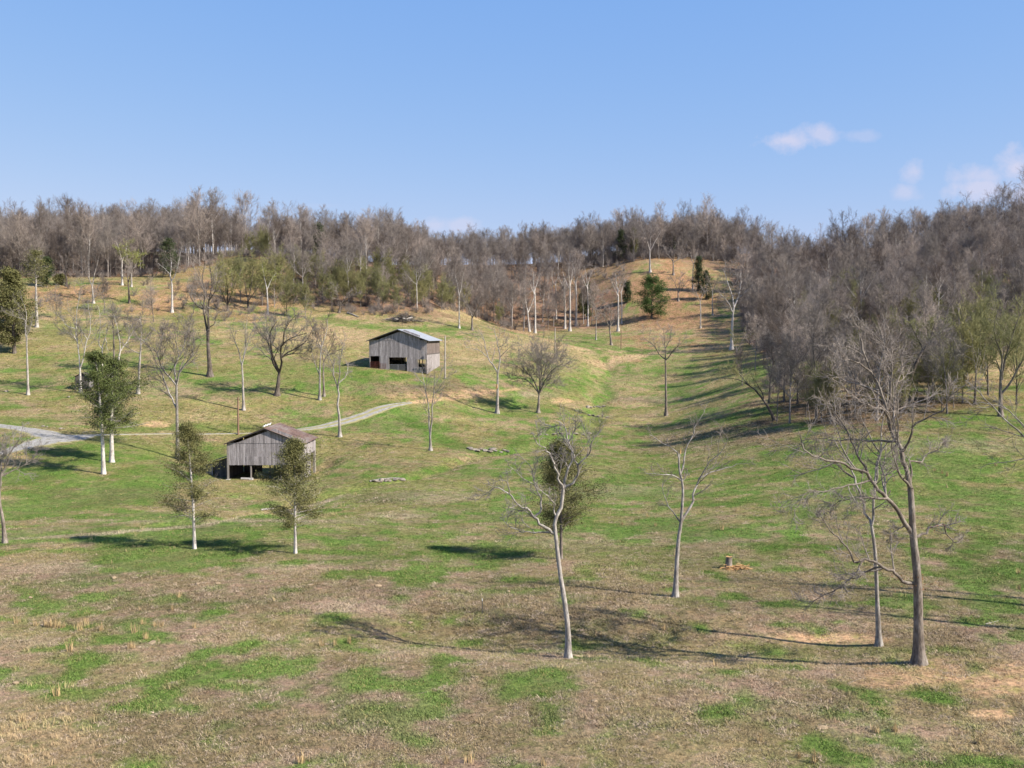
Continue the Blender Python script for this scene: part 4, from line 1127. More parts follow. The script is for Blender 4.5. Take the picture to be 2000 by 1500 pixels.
hero_tree('grey tree with four rising stems on green grass right of the thicket', (1954.5, 813), [(1953, 768), (1953, 735)],
          [D((1953, 735), (1953, 703), (1938, 664), (1930, 638), (1938, 600), r=2.6), D((1955, 770), (1969, 747), (1979, 716), (1997, 677), (2012, 640), r=2.6), D((1953, 735), (1961, 690), (1974, 638), (1982, 608), r=2.6), D((1953, 730), (1940, 700), (1928, 690), r=1.6)],
          4.6, M_BARK_OAK, M_TWIG_BUD, 162, dens=1.2, rmin=0.014, buds=(M_LEAF_BUD, 0.16, 0.10))
hero_tree('slim forked tree between the thicket and the four-stemmed tree', (1904, 790), [(1904, 755), (1905, 729)], [D((1905, 729), (1914, 703), (1919, 664), (1922, 630), r=1.6), D((1905, 729), (1900, 700), (1896, 665), r=1.5)], 2.6, M_BARK_OAK, M_TWIG_BUD, 163, dens=1.1, rmin=0.014)
hero_tree('tree out of frame at the right whose long bare limbs reach in over the grass', (2120, 1180), [(2115, 1090), (2100, 1000), (2085, 950)],
          [D((2085, 950), (2050, 900), (2000, 856), (1979, 838), (1951, 815), (1927, 791), (1906, 773), (1888, 752), (1868, 736), r=3.4, d=-.05), D((2040, 890), (2000, 841), (1984, 820), (1956, 794), (1927, 784), (1888, 780), r=2.2, d=.05),
           D((2085, 950), (2090, 900), (2080, 840), (2090, 770), r=4.0), D((2088, 955), (2120, 900), (2160, 860), r=3.0)], 6.5, M_BARK_PALE, M_TWIG, 164, dens=0.45, rmin=0.011, up=0.05)
# two trees outside the frame at the right; their trunk shadows lie across the grass in view
hero_tree('forked tree out of frame beyond the right edge, its shadow lying behind the oak', (2190, 1200), [(2188, 1100), (2184, 1000), (2180, 900)],
          [D((2180, 900), (2160, 800), (2150, 720), (2150, 620), r=5.0, d=.1), D((2180, 905), (2205, 800), (2215, 720), (2225, 640), r=5.0, d=-.1), D((2182, 960), (2150, 900), (2120, 830), r=3.2), D((2200, 820), (2240, 780), (2270, 740), r=3.0)], 9.0, M_BARK_PALE, M_TWIG, 165, dens=0.5, rmin=0.012)
hero_tree('tall tree out of frame beyond the right edge, its trunk shadow crossing the slender tree', (2260, 1255), [(2258, 1150), (2255, 1000), (2250, 860)],
          [D((2250, 860), (2230, 760), (2220, 680), (2215, 600), r=5.5, d=.1), D((2250, 865), (2280, 760), (2300, 680), r=5.0, d=-.1), D((2252, 930), (2210, 870), (2180, 800), r=3.6), D((2253, 980), (2300, 930), (2330, 880), r=3.0)], 10.0, M_BARK_PALE, M_TWIG, 166, dens=0.5, rmin=0.012)


# ------------------------------------------------------------------ cedars
def cedar(label, base_px, top_v, half_px, seed, mat=M_LEAF_CEDAR, bark=M_BARK_WHITE, crown0=0.2, n_br=60, sprays=110, size=0.22, r_px=3.5, shape='irregular', density=1.0,
          lean=0.0, group=None, y=None, skip=0.0, side=None, droop=-0.02, name='cedar_tree', clump=0.42):
    rng = np.random.default_rng(seed)
    g = ground(*base_px) if y is None else np.array([(base_px[0] - 1000) / FPX * y, y, float(height((base_px[0] - 1000) / FPX * y, y))])
    s = g[1] / FPX
    H = g[1] * (650 - top_v) / FPX + EYE - g[2]
    root = thing(name, label, 'tree', g - np.array([0, 0, 0.05]), 0, group)
    tp = np.array([(0, 0, -0.3), (0.1 * lean, 0, H * .3), (lean * .5, 0.05, H * .65), (lean, 0, H * 0.98)])
    P, R, L = resample(tp, r_px * s, 0.03, 14, 1.1)
    R = flare(P, R, 1.45, 0.7)
    v, q = tubes(P[None], R[None], 9)
    link('trunk', mesh_from('trunk', v, quads=q, smooth=True), bark, root)
    # branches
    t = crown0 + (0.985 - crown0) * (np.arange(n_br) + rng.random(n_br)) / n_br
    rel = (t - crown0) / (1 - crown0)
    if shape == 'cone': wid = (1 - rel) ** 0.75 * (0.35 + 0.65 * sstep(0, .18, rel)) + 0.06
    elif shape == 'sparse': wid = np.where(rel < .3, .55 + 1.5 * rel, 1.0 * (1 - (rel - .3) / .7) ** .9) + .05
    elif shape == 'round': wid = np.sqrt(np.clip(1 - (2 * rel - .85) ** 2 * .62, 0.02, 1)) * np.clip(1.25 - rel * .55, 0, 1)
    else: wid = (0.35 + 0.75 * np.sin(np.pi * np.clip(rel * .85 + .12, 0, 1))) * (1 - .55 * rel)
    wid = wid * (0.55 + 0.6 * rng.random(n_br))
    azi = rng.random(n_br) * 2 * np.pi if side is None else rng.random(n_br) * 2 * np.pi
    ln = half_px * s * wid
    if side is not None:
        ln = ln * (1 + side * np.cos(azi))
    keep = rng.random(n_br) > skip
    p0 = np.stack([np.interp(t * H, P[:, 2], P[:, i]) for i in range(2)] + [t * H], 1)
    elev = np.radians(rng.uniform(5, 35, n_br) + 25 * rel)
    d = np.stack([np.cos(azi) * np.cos(elev), np.sin(azi) * np.cos(elev), np.sin(elev)], 1)
    B = np.empty((n_br, 6, 3)); B[:, 0] = p0
    dd = d.copy()
    for k in range(1, 6):
        dd = dd + rng.normal(size=dd.shape) * 0.10 + np.array([0, 0, droop])
        dd /= np.linalg.norm(dd, axis=1, keepdims=True)
        B[:, k] = B[:, k - 1] + dd * (ln / 5)[:, None]
    rb = np.maximum(0.22 * r_px * s * (1 - .6 * rel), 0.018)
    RB = rb[:, None] * np.linspace(1, 0.3, 6)[None]
    S, RS, LS = spawn(B, RB, ln, 6, rng, (25, 65), (0.25, 0.5), 4, 0.25, 0.02, 0.12, 0.6, 0.010)
    v, q = join_geo([tubes(B, RB, 4), tubes(S, RS, 3)])
    link('branch_work', mesh_from('branch_work', v, quads=q), M_BARK_PALE if bark is M_BARK_WHITE else bark, root)
    S = S[np.repeat(keep, 6)]; LS = LS[np.repeat(keep, 6)]
    B2 = B[keep]; l2 = ln[keep]
    pts = []
    m = max(4, int(sprays * density / 7))
    for (A, n) in ((S, m), (B2[:, 2:], m)):
        k = A.shape[1]
        f = rng.random((len(A), n)) * (k - 1); i = np.minimum(f.astype(int), k - 2); f = f - i
        idx = np.arange(len(A))[:, None]
        p = A[idx, i] * (1 - f)[..., None] + A[idx, i + 1] * f[..., None]
        p = p + rng.normal(size=p.shape) * clump * np.array([1, 1, 0.75])
        pts.append(p.reshape(-1, 3))
    pts = np.concatenate(pts)
    # uneven gaps through the crown
    gn = fbm(pts[:, 0] * 0.8 + pts[:, 2] * .5, pts[:, 1] * .8 + pts[:, 2] * 0.9, 2, seed)
    pts = pts[gn > 0.40 - 0.05 * density]
    v, q = leaf_cards(pts, size, rng, 0.1, 0.5)
    link('foliage', mesh_from('foliage', v, quads=q), mat, root)
    return root


cedar('sparse leaning cedar with white trunk and open foliage, left of two in the middle pasture', (380, 1072), 828, 74, 201, n_br=74, sprays=520, size=0.125, r_px=3.4, crown0=0.20, lean=-0.6, skip=.16, clump=.30, side=-.1, density=1.0, shape='sparse')
cedar('sparse cedar with short white foot standing in front of the open barn', (577, 1081), 862, 78, 202, n_br=82, sprays=560, size=0.125, r_px=3.2, crown0=0.24, lean=0.0, skip=.08, clump=.30, density=1.0, shape='sparse')
cedar('dense rounded cedar half hidden behind the tall leaning tree', (1096, 1092), 864, 82, 203, n_br=84, sprays=480, size=0.135, r_px=3.4, crown0=0.22, lean=-0.2, shape='sparse', density=1.0, side=.2, skip=.08, bark=M_BARK_OAK, clump=.40)
cedar('taller white-trunked cedar, front one of the pair above the gravel road', (202.5, 926), 684, 66, 204, mat=M_LEAF_CEDAR_GREEN, n_br=76, sprays=460, size=0.20, r_px=4.2, crown0=0.32, lean=-0.9, clump=.40, side=-.2, skip=.2, shape='sparse')
cedar('white-trunked cedar, rear one of the pair above the gravel road', (218.5, 903), 702, 72, 205, mat=M_LEAF_CEDAR_GREEN, n_br=76, sprays=460, size=0.20, r_px=4.6, crown0=0.30, lean=0.4, clump=.40, side=.3, skip=.16, shape='sparse')
cedar('big dense dark green cedar at the left edge, shading the slope', (28, 690), 528, 62, 206, n_br=100, sprays=300, size=0.34, r_px=3.6, crown0=0.10, lean=-0.5, shape='cone', density=1.3, bark=M_BARK_DARK, clump=.6)
cedar('broken cedar with bare pink-grey trunk and two green tufts at its top', (72, 639), 492, 34, 207, n_br=46, sprays=170, size=0.30, r_px=3.2, crown0=0.55, lean=0.0, bark=M_BARK_PALE, clump=.6, skip=.35)
cedar('dark olive cedar on the crest at the edge of the left woods', (331, 541), 471, 23, 208, n_br=54, sprays=170, size=0.34, r_px=1.6, crown0=0.08, shape='round', mat=M_LEAF_CEDAR_DK, bark=M_BARK_DARK, density=1.2, clump=.55)
cedar('bright green bushy cedar at the foot of the tan knoll', (1273, 621), 548, 38, 209, n_br=84, sprays=210, size=0.36, r_px=1.8, crown0=0.05, shape='round', mat=M_LEAF_BRIGHT, bark=M_BARK_DARK, density=1.3, clump=.6)
cedar('tall dark cedar on the right flank of the tan knoll', (1364, 568), 503, 17, 210, n_br=54, sprays=160, size=0.34, r_px=1.6, crown0=0.05, shape='cone', mat=M_LEAF_CEDAR_DK, bark=M_BARK_DARK, density=1.2, clump=.55)
cedar('second lower dark cedar beside the tall one on the tan knoll', (1380, 585), 530, 17, 211, n_br=46, sprays=150, size=0.34, r_px=1.4, crown0=0.04, shape='cone', mat=M_LEAF_CEDAR_DK, bark=M_BARK_DARK, density=1.2, clump=.55)
small_cedars = [(1212, 503, 452, 13, 'shadowed cedar among bare trunks on the far ridge, leftmost of the ridge cedars'), (1236, 500, 448, 11, 'slim dark cedar on the far ridge behind the tan knoll'),
                (1312, 505, 460, 9, 'small pointed cedar on the far ridge right of the pale knoll tree'), (1482, 500, 466, 12, 'low dark cedar clump on the far right ridge'),
                (1150, 622, 556, 18, 'dark cedar half hidden among pale trunks of the far grove'), (1136, 610, 575, 12, 'low dark cedar deepest in the shade of the far grove'),
                (1225, 590, 552, 8, 'small cedar on the left edge of the tan knoll'), (1826, 626, 566, 14, 'yellow-green cedar deep in the right-hand woods'),
                (1868, 610, 545, 10, 'narrow cedar glimpsed between trunks in the right-hand woods'), (787, 548, 502, 14, 'dark cedar among grey trees on the slope behind the barn'),
                (760, 560, 508, 11, 'olive cedar among budding trees on the slope behind the barn'), (118, 556, 540, 14, 'low round cedar bush on the left hill crest'), (92, 560, 505, 12, 'ragged cedar tuft behind the broken cedar')]
for i, (u, vb, vt, hw, lab) in enumerate(small_cedars):
    cedar(lab, (u, vb), vt, hw, 220 + i, y=492.0 if i < 3 else 515.0 if i == 3 else None, n_br=44, sprays=130, size=0.38, r_px=1.3, crown0=0.06, shape='cone' if i % 3 else 'round', mat=(M_LEAF_CEDAR_DK, M_LEAF_CEDAR)[i % 2], bark=M_BARK_DARK, density=1.2, clump=.55)
gk = ground(622, 530)
cedar('dark pine-like evergreen tip poking above the wooded ridge', (622, 512), 440, 14, 240, n_br=54, sprays=150, size=0.40, r_px=1.6, crown0=0.35, shape='irregular', mat=M_LEAF_CEDAR_DK, bark=M_BARK_DARK, density=1.2, clump=.6)


# ------------------------------------------------------------------ woods
def forest_proto(seed, H, kind):
    rng = np.random.default_rng(seed)
    first_t = {'tall': .34, 'spread': .28, 'bud': .16, 'pale': .58}[kind]
    top = {'tall': .72, 'spread': .55, 'bud': .62, 'pale': .78}[kind]
    sway = rng.normal(size=2) * 0.7
    tp = np.array([(0, 0, -0.4), (sway[0] * .3, sway[1] * .3, H * .3), (sway[0], sway[1], H * .55), (sway[0] * .5, sway[1] * 1.4, H * top)])
    r0 = 0.0095 * H * rng.uniform(.9, 1.2)
    P, R, L = resample(tp, r0, r0 * .38, 10)
    geoT = [tubes(P[None], flare(P, R, 1.4, .8)[None], 6)]
    nl = {'tall': 10, 'spread': 11, 'bud': 14, 'pale': 9}[kind]
    LP, LR, LL = spawn(P[None], R[None], np.array([H]), nl, rng, (25, 52) if kind != 'spread' else (30, 60), (.34, .52), 7, first_t, .12, .09, .62, .035, .3, 0.40)
    geoT.append(tubes(LP, LR, 4))
    lead = np.stack([P[-1], P[-1] + np.array([.3, 0, H * .12]), P[-1] + np.array([.1, .3, H * (1 - top) * .95])])
    LQ, LQR, LQL = resample(lead, R[-1], .035, 7)
    geoT.append(tubes(LQ[None], LQR[None], 4))
    lines = [(LP[i], LR[i], LL[i]) for i in range(nl)] + [(LQ, LQR, max(LQL, H * .22))]
    v, q, tips = crown_on(lines, rng, H, 0.80, 0.019, 3, 1.1, 0.10, t0=.15, first=(.35, .75), tn=2, c2=6, ang=(22, 54), ang2=(18, 52))
    tv, tq = join_geo(geoT)
    return tv, tq, v, q, tips


protos = []
for i, (kind, H) in enumerate([('tall', 21), ('tall', 19), ('pale', 22), ('spread', 17), ('tall', 22), ('spread', 19), ('bud', 15), ('bud', 13), ('tall', 18), ('spread', 21), ('tall', 24), ('spread', 15), ('pale', 19)]):
    tv, tq, v, q, tips = forest_proto(300 + i, H, kind)
    bark = M_BARK_WHITE if kind == 'pale' else M_BARK_WOOD
    tw = M_TWIG_BUD if kind == 'bud' else M_TWIG_WOOD
    tm = mesh_from('trunk', tv, quads=tq, smooth=True); tm.materials.append(bark)
    cm = mesh_from('crown', v, quads=q); cm.materials.append(tw)
    V, Q = join_geo([(tv, tq), (v, q)])
    jm = mesh_from('woodland_tree', V, quads=Q); jm.materials.append(bark); jm.materials.append(tw)
    mi = np.zeros(len(Q), np.int32); mi[len(tq):] = 1
    jm.polygons.foreach_set('material_index', mi)
    protos.append((kind, H, tm, cm, jm))


def scatter_woods():
    rng = np.random.default_rng(55)
    sp = 6.0
    gx, gy = np.meshgrid(np.arange(-330, 350, sp), np.arange(215, 640, sp))
    x = gx.ravel() + rng.uniform(-.5, .5, gx.size) * sp * .95
    y = gy.ravel() + rng.uniform(-.5, .5, gx.size) * sp * .95
    a = x / y
    f = wood_front(a)
    dist = y - f
    z = height(x, y)
    u, v = project(x, y, z)
    ok = (dist > 0) & (np.abs(a) < 0.62) & (dist < 175)
    n = fbm(x / 30, y / 30, 2, 61)
    ok &= rng.random(len(x)) < np.where((dist < 25) & (u > 480) & (u < 880), 1.0, np.where(dist < 14, 0.8, 0.94))
    # open knoll: few trees on its tan flank
    knoll = ((u > 1215) & (u < 1452) & (v > 506) & (v < 662) & (y < 478))
    ok &= ~knoll
    # open tan bench left of the knoll, above the grove
    ok &= ~((u > 1125) & (u < 1240) & (v < 606) & (v > 503) & (y < 486))
    ok &= ~((u > 1000) & (u < 1225) & (v > 545) & (rng.random(len(x)) < .42))
    # the ridge gap where sky shows between trunks
    gap = (u > 425) & (u < 500) & (rng.random(len(x)) < 0.55)
    ok &= ~gap
    # thicket at right
    tu = rng.uniform(1490, 1870, 220)
    tg = np.stack([tu, np.interp(tu, [1490, 1600, 1760, 1860], [822, 832, 824, 802]) - 120 * rng.random(220) ** 1.5], 1)
    tp = []
    for (uu, vv) in tg:
        p = ground(uu, vv)
        if any(math.hypot(p[0] - t[0], p[1] - t[1]) < 3.2 for t in tp): continue
        tp.append(p)
    pts = np.stack([x[ok], y[ok], z[ok]], 1); dd = dist[ok]
    zone = np.zeros(len(pts), int)
    tp = np.array(tp[:52])
    pts = np.concatenate([pts, tp]); dd = np.concatenate([dd, np.full(len(tp), -50.0)]); zone = np.concatenate([zone, np.ones(len(tp), int)])
    u, v = project(pts[:, 0], pts[:, 1], pts[:, 2])
    # kind of tree by place
    r = rng.random(len(pts))
    kind = np.array([0, 1, 2, 3, 4, 5, 8, 9, 10, 11, 0, 8])[(r * 12).astype(int)]
    bud = ((u > 480) & (u < 880) & (dd < 40) & (dd > -10) & (r > .25)) | ((u > 860) & (u < 980) & (dd < 15) & (r > .6)) | ((u > 1560) & (v > 600) & (r > .62)) | ((u > 200) & (u < 300) & (dd < 14) & (r > .75))
    kind = np.where(bud, 6 + (r * 977 % 2).astype(int), kind)
    kind = np.where((zone == 1) & ~bud, np.array([3, 5, 9, 11, 0, 8, 1, 9])[(r * 31 % 8).astype(int)], kind)
    grove = (u > 1000) & (u < 1225) & (v > 560)
    kind = np.where(grove, np.where(r > .65, 2, np.where(r > .3, 12, 1)), kind)
    sc = np.clip(.90 + .16 * rng.normal(size=len(pts)), .55, 1.3)
    sc = np.where(zone == 1, sc * .95, sc)
    sc = sc * np.interp(u, [-300, 0, 250, 420, 520, 640, 780, 850, 1000, 1200, 1350, 1600, 2000, 2300], SKYLINE_SC)
    sc = np.where(grove, sc * .86, sc)
    rot = rng.uniform(0, 6.283, len(pts))
    return pts, dd, zone, kind, sc, rot, u, v


SKYLINE_SC = [.95, .95, 1.0, 1.02, .78, .80, .95, .78, .82, .90, .90, .88, .84, .84]
W_pts, W_dd, W_zone, W_kind, W_sc, W_rot, W_u, W_v = scatter_woods()


SPOTS = [(60, 'behind the big edge cedar'), (200, 'above the tan grass shoulder'), (300, 'behind the yellow-green budding tree'), (420, 'behind the dark olive cedar'),
         (545, 'above the green crest'), (640, 'left of the brush pile'), (740, 'above the fallen log'), (815, 'above the brush pile'), (900, 'behind the pole-like tree'),
         (1000, 'left of the grove'), (1100, 'left in the grove'), (1235, 'right in the grove'), (1330, 'behind the tall knoll tree'), (1425, 'beside the dark knoll cedars'),
         (1560, 'behind the pale corner tree'), (1750, 'above the thicket'), (1880, 'above the leaning trunk'), (9999, 'above the four-stemmed tree')]
KIND_WORDS = {'tall': 'tall bare tree', 'spread': 'wide-crowned bare tree', 'bud': 'bushy olive budding tree', 'pale': 'white-trunked bare tree'}


def zone_of(u, z, kind, dd):
    w = KIND_WORDS[kind]
    if z == 1:
        part = 'left end' if u < 1600 else 'middle' if u < 1740 else 'right end'
        return w + ' crowded into the %s of the thicket beside the meadow' % part, 'thicket %s trees, %s' % (part, kind)
    spot = [t for (lim, t) in SPOTS if u < lim][0]
    row = 'front row' if dd < 9 else 'second row' if dd < 20 else 'depth'
    assert len(('%s in the %s of the woods %s' % (w, row, spot)).split()) <= 16
    return '%s in the %s of the woods %s' % (w, row, spot), 'woods %s, %s, %s' % (row, spot, kind)


inframe = (W_u > -30) & (W_u < 2030)
score = np.where(W_zone == 1, -100, W_dd) + np.where(inframe, 0, 1e4) + W_pts[:, 1] * 0.05
order = np.argsort(score)
N_IND = 236
ind = order[:N_IND]
rest = order[N_IND:]
made = {}


def place_wood_tree(i):
    k = int(W_kind[i])
    kind, H, tm, cm, jm = protos[k]
    lab, grp = zone_of(W_u[i], W_zone[i], kind, W_dd[i])
    if k not in made:
        root = thing('woodland_tree', lab, 'tree', group=grp)
        link('trunk', tm, None, root); link('crown', cm, None, root)
        made[k] = root
    else:
        src = made[k]
        root = src.copy(); COL.objects.link(root)
        for ch in src.children:
            c = ch.copy(); COL.objects.link(c); c.parent = root
        root['label'] = lab; root['group'] = grp
    root.location = W_pts[i]
    root.rotation_euler = (0, 0, float(W_rot[i]))
    s = float(W_sc[i]); root.scale = (s, s, s)


for i in ind: place_wood_tree(i)


def single_tree(u, v, k, s, label, group=None):
    kind, H, tm, cm, jm = protos[k]
    g = ground(u, v)
    t = thing('bare_tree' if kind != 'bud' else 'budding_tree', label, 'tree', g, u * 1.7, group)
    link('trunk', tm, None, t); link('crown', cm, None, t)
    t.scale = (s, s, s)


single_tree(110, 622, 3, .55, 'low bare tree on the tan bank right of the broken two-tufted cedar')
single_tree(205, 612, 8, .62, 'bare tree on the tan bank above the cedar pair')
single_tree(300, 628, 9, .60, 'wide bare tree on the slope left of the pale shoulder tree')
single_tree(378, 612, 1, .60, 'bare tree left of the dark twin-stemmed tree on the upper slope')
for (u_, v_, k_, s_) in ((432, 588, 6, 1.0), (455, 574, 7, 1.05), (470, 590, 6, 1.1), (500, 584, 7, 1.15), (512, 598, 6, 1.0), (536, 600, 7, 1.2), (548, 588, 6, 1.2), (425, 560, 11, .6)):
    single_tree(u_, v_, k_, s_, 'budding tree among several on the gully slope between the dark twin-stemmed tree and the woods', 'budding trees of the left gully slope')
single_tree(560, 618, 7, .90, 'olive bush-like tree in front of the woods right of the leaning pale tree')
single_tree(596, 622, 6, .85, 'olive budding tree in front of the woods above the dark spreading tree')
single_tree(1850, 808, 1, .85, 'straight dark tree on the grass at the right corner of the thicket')
single_tree(1880, 788, 6, 1.15, 'olive budding tree just right of the thicket corner')
single_tree(1930, 772, 7, 1.3, 'olive budding tree in the tan clearing left of the four-stemmed tree')
single_tree(1985, 790, 6, 1.25, 'olive budding tree at the right edge beside the four-stemmed tree')
single_tree(2005, 760, 9, .95, 'wide bare tree cut by the right edge behind the four-stemmed tree')
single_tree(1958, 742, 5, .9, 'wide bare tree at the back of the tan clearing')
single_tree(1905, 728, 7, 1.35, 'bushy olive tree at the far side of the tan clearing')
single_tree(1850, 742, 3, 1.0, 'bare tree between the thicket and the tan clearing')
single_tree(1450, 752, 11, .7, 'small bare tree on the meadow left of the thicket')
single_tree(1475, 722, 8, .8, 'bare tree on the grass between the corner tree and the thicket')
single_tree(1540, 735, 9, .95, 'wide bare tree behind the left end of the thicket')


def instancer(name, pts, attrs, objs, mat=None):
    """One 'stuff' object: geometry nodes put a copy of one of objs on every point."""
    coll = bpy.data.collections.new(name + '_kinds')
    for o in objs: coll.objects.link(o)
    me = bpy.data.meshes.new(name)
    me.vertices.add(len(pts)); me.vertices.foreach_set('co', np.asarray(pts, np.float32).ravel())
    for (k, typ, arr) in attrs:
        a = me.attributes.new(k, typ, 'POINT')
        if typ == 'FLOAT': a.data.foreach_set('value', arr.astype(np.float32))
        elif typ == 'INT': a.data.foreach_set('value', arr.astype(np.int32))
        elif typ == 'FLOAT_VECTOR': a.data.foreach_set('vector', arr.astype(np.float32).ravel())
        elif typ == 'FLOAT_COLOR': a.data.foreach_set('color', arr.astype(np.float32).ravel())
    o = link(name, me)
    ng = bpy.data.node_groups.new(name + '_scatter', 'GeometryNodeTree')
    ng.interface.new_socket('Geometry', in_out='INPUT', socket_type='NodeSocketGeometry')
    ng.interface.new_socket('Geometry', in_out='OUTPUT', socket_type='NodeSocketGeometry')
    N = ng.nodes.new
    gi = N('NodeGroupInput'); go = N('NodeGroupOutput')
    ci = N('GeometryNodeCollectionInfo'); ci.inputs['Collection'].default_value = coll
    ci.inputs['Separate Children'].default_value = True; ci.inputs['Reset Children'].default_value = True
    ip = N('GeometryNodeInstanceOnPoints'); ip.inputs['Pick Instance'].default_value = True
    L = ng.links.new

    def attr(nm, typ):
        n = N('GeometryNodeInputNamedAttribute'); n.data_type = typ; n.inputs['Name'].default_value = nm
        return n.outputs['Attribute']
    L(gi.outputs[0], ip.inputs['Points']); L(ci.outputs[0], ip.inputs['Instance'])
    L(attr('kindex', 'INT'), ip.inputs['Instance Index'])
    L(attr('turn', 'FLOAT_VECTOR'), ip.inputs['Rotation'])
    L(attr('size', 'FLOAT_VECTOR'), ip.inputs['Scale'])
    L(ip.outputs[0], go.inputs[0])
    md = o.modifiers.new('scatter', 'NODES'); md.node_group = ng
    o['kind'] = 'stuff'
    return o


wood_objs = [bpy.data.objects.new('wood_kind_%02d' % i, p[4]) for i, p in enumerate(protos)]
z0 = np.zeros(len(rest))
instancer('woods', W_pts[rest], [('kindex', 'INT', W_kind[rest]), ('turn', 'FLOAT_VECTOR', np.stack([z0, z0, W_rot[rest]], 1)),
                                 ('size', 'FLOAT_VECTOR', np.repeat(W_sc[rest][:, None], 3, 1))], wood_objs)

# low undergrowth inside and along the woods
def undergrowth():
    rng = np.random.default_rng(66)
    kinds = []
    for s in range(3):
        r = np.random.default_rng(400 + s)
        n = 22
        az = r.uniform(0, 6.28, n); el = np.radians(r.uniform(35, 85, n)); L = r.uniform(1.2, 2.6, n)
        d = np.stack([np.cos(az) * np.cos(el), np.sin(az) * np.cos(el), np.sin(el)], 1)
        P = np.stack([r.normal(size=(n, 3)) * .15 * np.array([1, 1, 0]), d * (L * .5)[:, None], d * L[:, None] + r.normal(size=(n, 3)) * .2], 1)
        R = np.repeat(np.array([[.028, .02, .012]]), n, 0)
        C, CR, CL = spawn(P, R, L, 6, r, (25, 60), (.3, .6), 3, .25, .03, .15, .6, .014)
        v, q = join_geo([tubes(P, R, 3), tubes(C, CR, 3)])
        m = mesh_from('brush', v, quads=q); m.materials.append(M_TWIG_WOOD)
        kinds.append(bpy.data.objects.new('brush_kind_%d' % s, m))
    n = 30000
    x = rng.uniform(-330, 350, n); y = rng.uniform(215, 600, n)
    a = x / y; dist = y - wood_front(a)
    z = height(x, y); u, v = project(x, y, z)
    ok = (np.abs(a) < .6) & (dist > -3) & (dist < 90) & (rng.random(n) < .8)
    ok &= ~((u > 1225) & (u < 1440) & (v > 500) & (v < 655) & (y < 476))
    ridge = (u > 1120) & (u < 1440) & (y >= np.where(u < 1230, 488, 476)) & (y < 545)
    ok = ok | (ridge & (dist > -4))
    ok &= ~((u > 1000) & (u < 1225) & (v > 545) & (rng.random(n) < .85))
    thick = (u > 1500) & (u < 1850) & (v > 720) & (v < 826)
    ok = ok | (thick & (rng.random(n) < .9))
    ok = ok | ((u > 60) & (u < 420) & (v > 556) & (v < 612) & (rng.random(n) < .16))
    left = (u > 400) & (u < 560) & (v > 560) & (v < 630) & (rng.random(n) < .35)
    ok = ok | left
    x, y, z = x[ok], y[ok], z[ok]
    n = len(x); zz = np.zeros(n)
    s = rng.uniform(.6, 1.4, n) * np.where(ridge[ok], 1.7, 1.0)
    instancer('undergrowth', np.stack([x, y, z], 1), [('kindex', 'INT', rng.integers(0, 3, n)), ('turn', 'FLOAT_VECTOR', np.stack([zz, zz, rng.uniform(0, 6.28, n)], 1)),
                                                      ('size', 'FLOAT_VECTOR', np.repeat(s[:, None], 3, 1))], kinds)


undergrowth()


# ------------------------------------------------------------------ barns
def prism(corners, th, nrm):
    """Plate: polygon corners (k,3) pushed th along nrm."""
    c = np.asarray(corners, float); k = len(c)
    n = np.asarray(nrm, float) * th
    V = np.concatenate([c, c + n])
    faces = [list(range(k))[::-1], list(range(k, 2 * k))] + [[i, (i + 1) % k, k + (i + 1) % k, k + i] for i in range(k)]
    return V, faces


def poly_obj(name, V, faces, mat, parent):
    me = bpy.data.meshes.new(name)
    me.from_pydata([tuple(p) for p in V], [], faces)
    me.update()
    return link(name, me, mat, parent)


def box(name, c0, c1, mat, parent, rot=None):
    (x0, y0, z0), (x1, y1, z1) = c0, c1
    V = [(x0, y0, z0), (x1, y0, z0), (x1, y1, z0), (x0, y1, z0), (x0, y0, z1), (x1, y0, z1), (x1, y1, z1), (x0, y1, z1)]
    F = [(0, 3, 2, 1), (4, 5, 6, 7), (0, 1, 5, 4), (1, 2, 6, 5), (2, 3, 7, 6), (3, 0, 4, 7)]
    return poly_obj(name, V, F, mat, parent)


def boards(parent, mat, p0, p1, zlo, zhi, nrm, rng, wid=0.25, jag=0.05, holes=(), name='board', miss=0.0):
    """Vertical boards from p0 to p1 (xy), zlo/zhi functions of distance along."""
    p0 = np.array(p0, float); p1 = np.array(p1, float)
    L = np.linalg.norm(p1 - p0); d = (p1 - p0) / L
    n = int(round(L / wid)); w = L / n
    for i in range(n):
        if rng.random() < miss: continue
        a = i * w + .006; b = (i + 1) * w - .006 - (0.012 if rng.random() < .12 else 0)
        m = (a + b) / 2
        spans = [(zlo(m), None)]
        lo = zlo(m); cuts = [(h0, h1) for (xa, xb, h0, h1) in holes if xa < m < xb]
        segs = []
        if cuts:
            h0, h1 = cuts[0]
            if h0 > lo + .1: segs.append((lo, h0, False))
            segs.append((h1, None, True))
        else:
            segs.append((lo, None, True))
        for (z0, z1, top) in segs:
            z0 = z0 + rng.uniform(-jag, jag * .3)
            za = zhi(a) if top else z1; zb = zhi(b) if top else z1
            if min(za, zb) - z0 < .05: continue
            off = rng.uniform(0, .012)
            A = np.array([*(p0 + d * a), 0]); B = np.array([*(p0 + d * b), 0]); o = np.array([*nrm, 0]) * off
            c = [A + [0, 0, z0] + o, B + [0, 0, z0] + o, B + [0, 0, zb] + o, A + [0, 0, za] + o]
            V, F = prism(c, .025, [*nrm, 0])
            poly_obj(name, V, F, mat, parent)


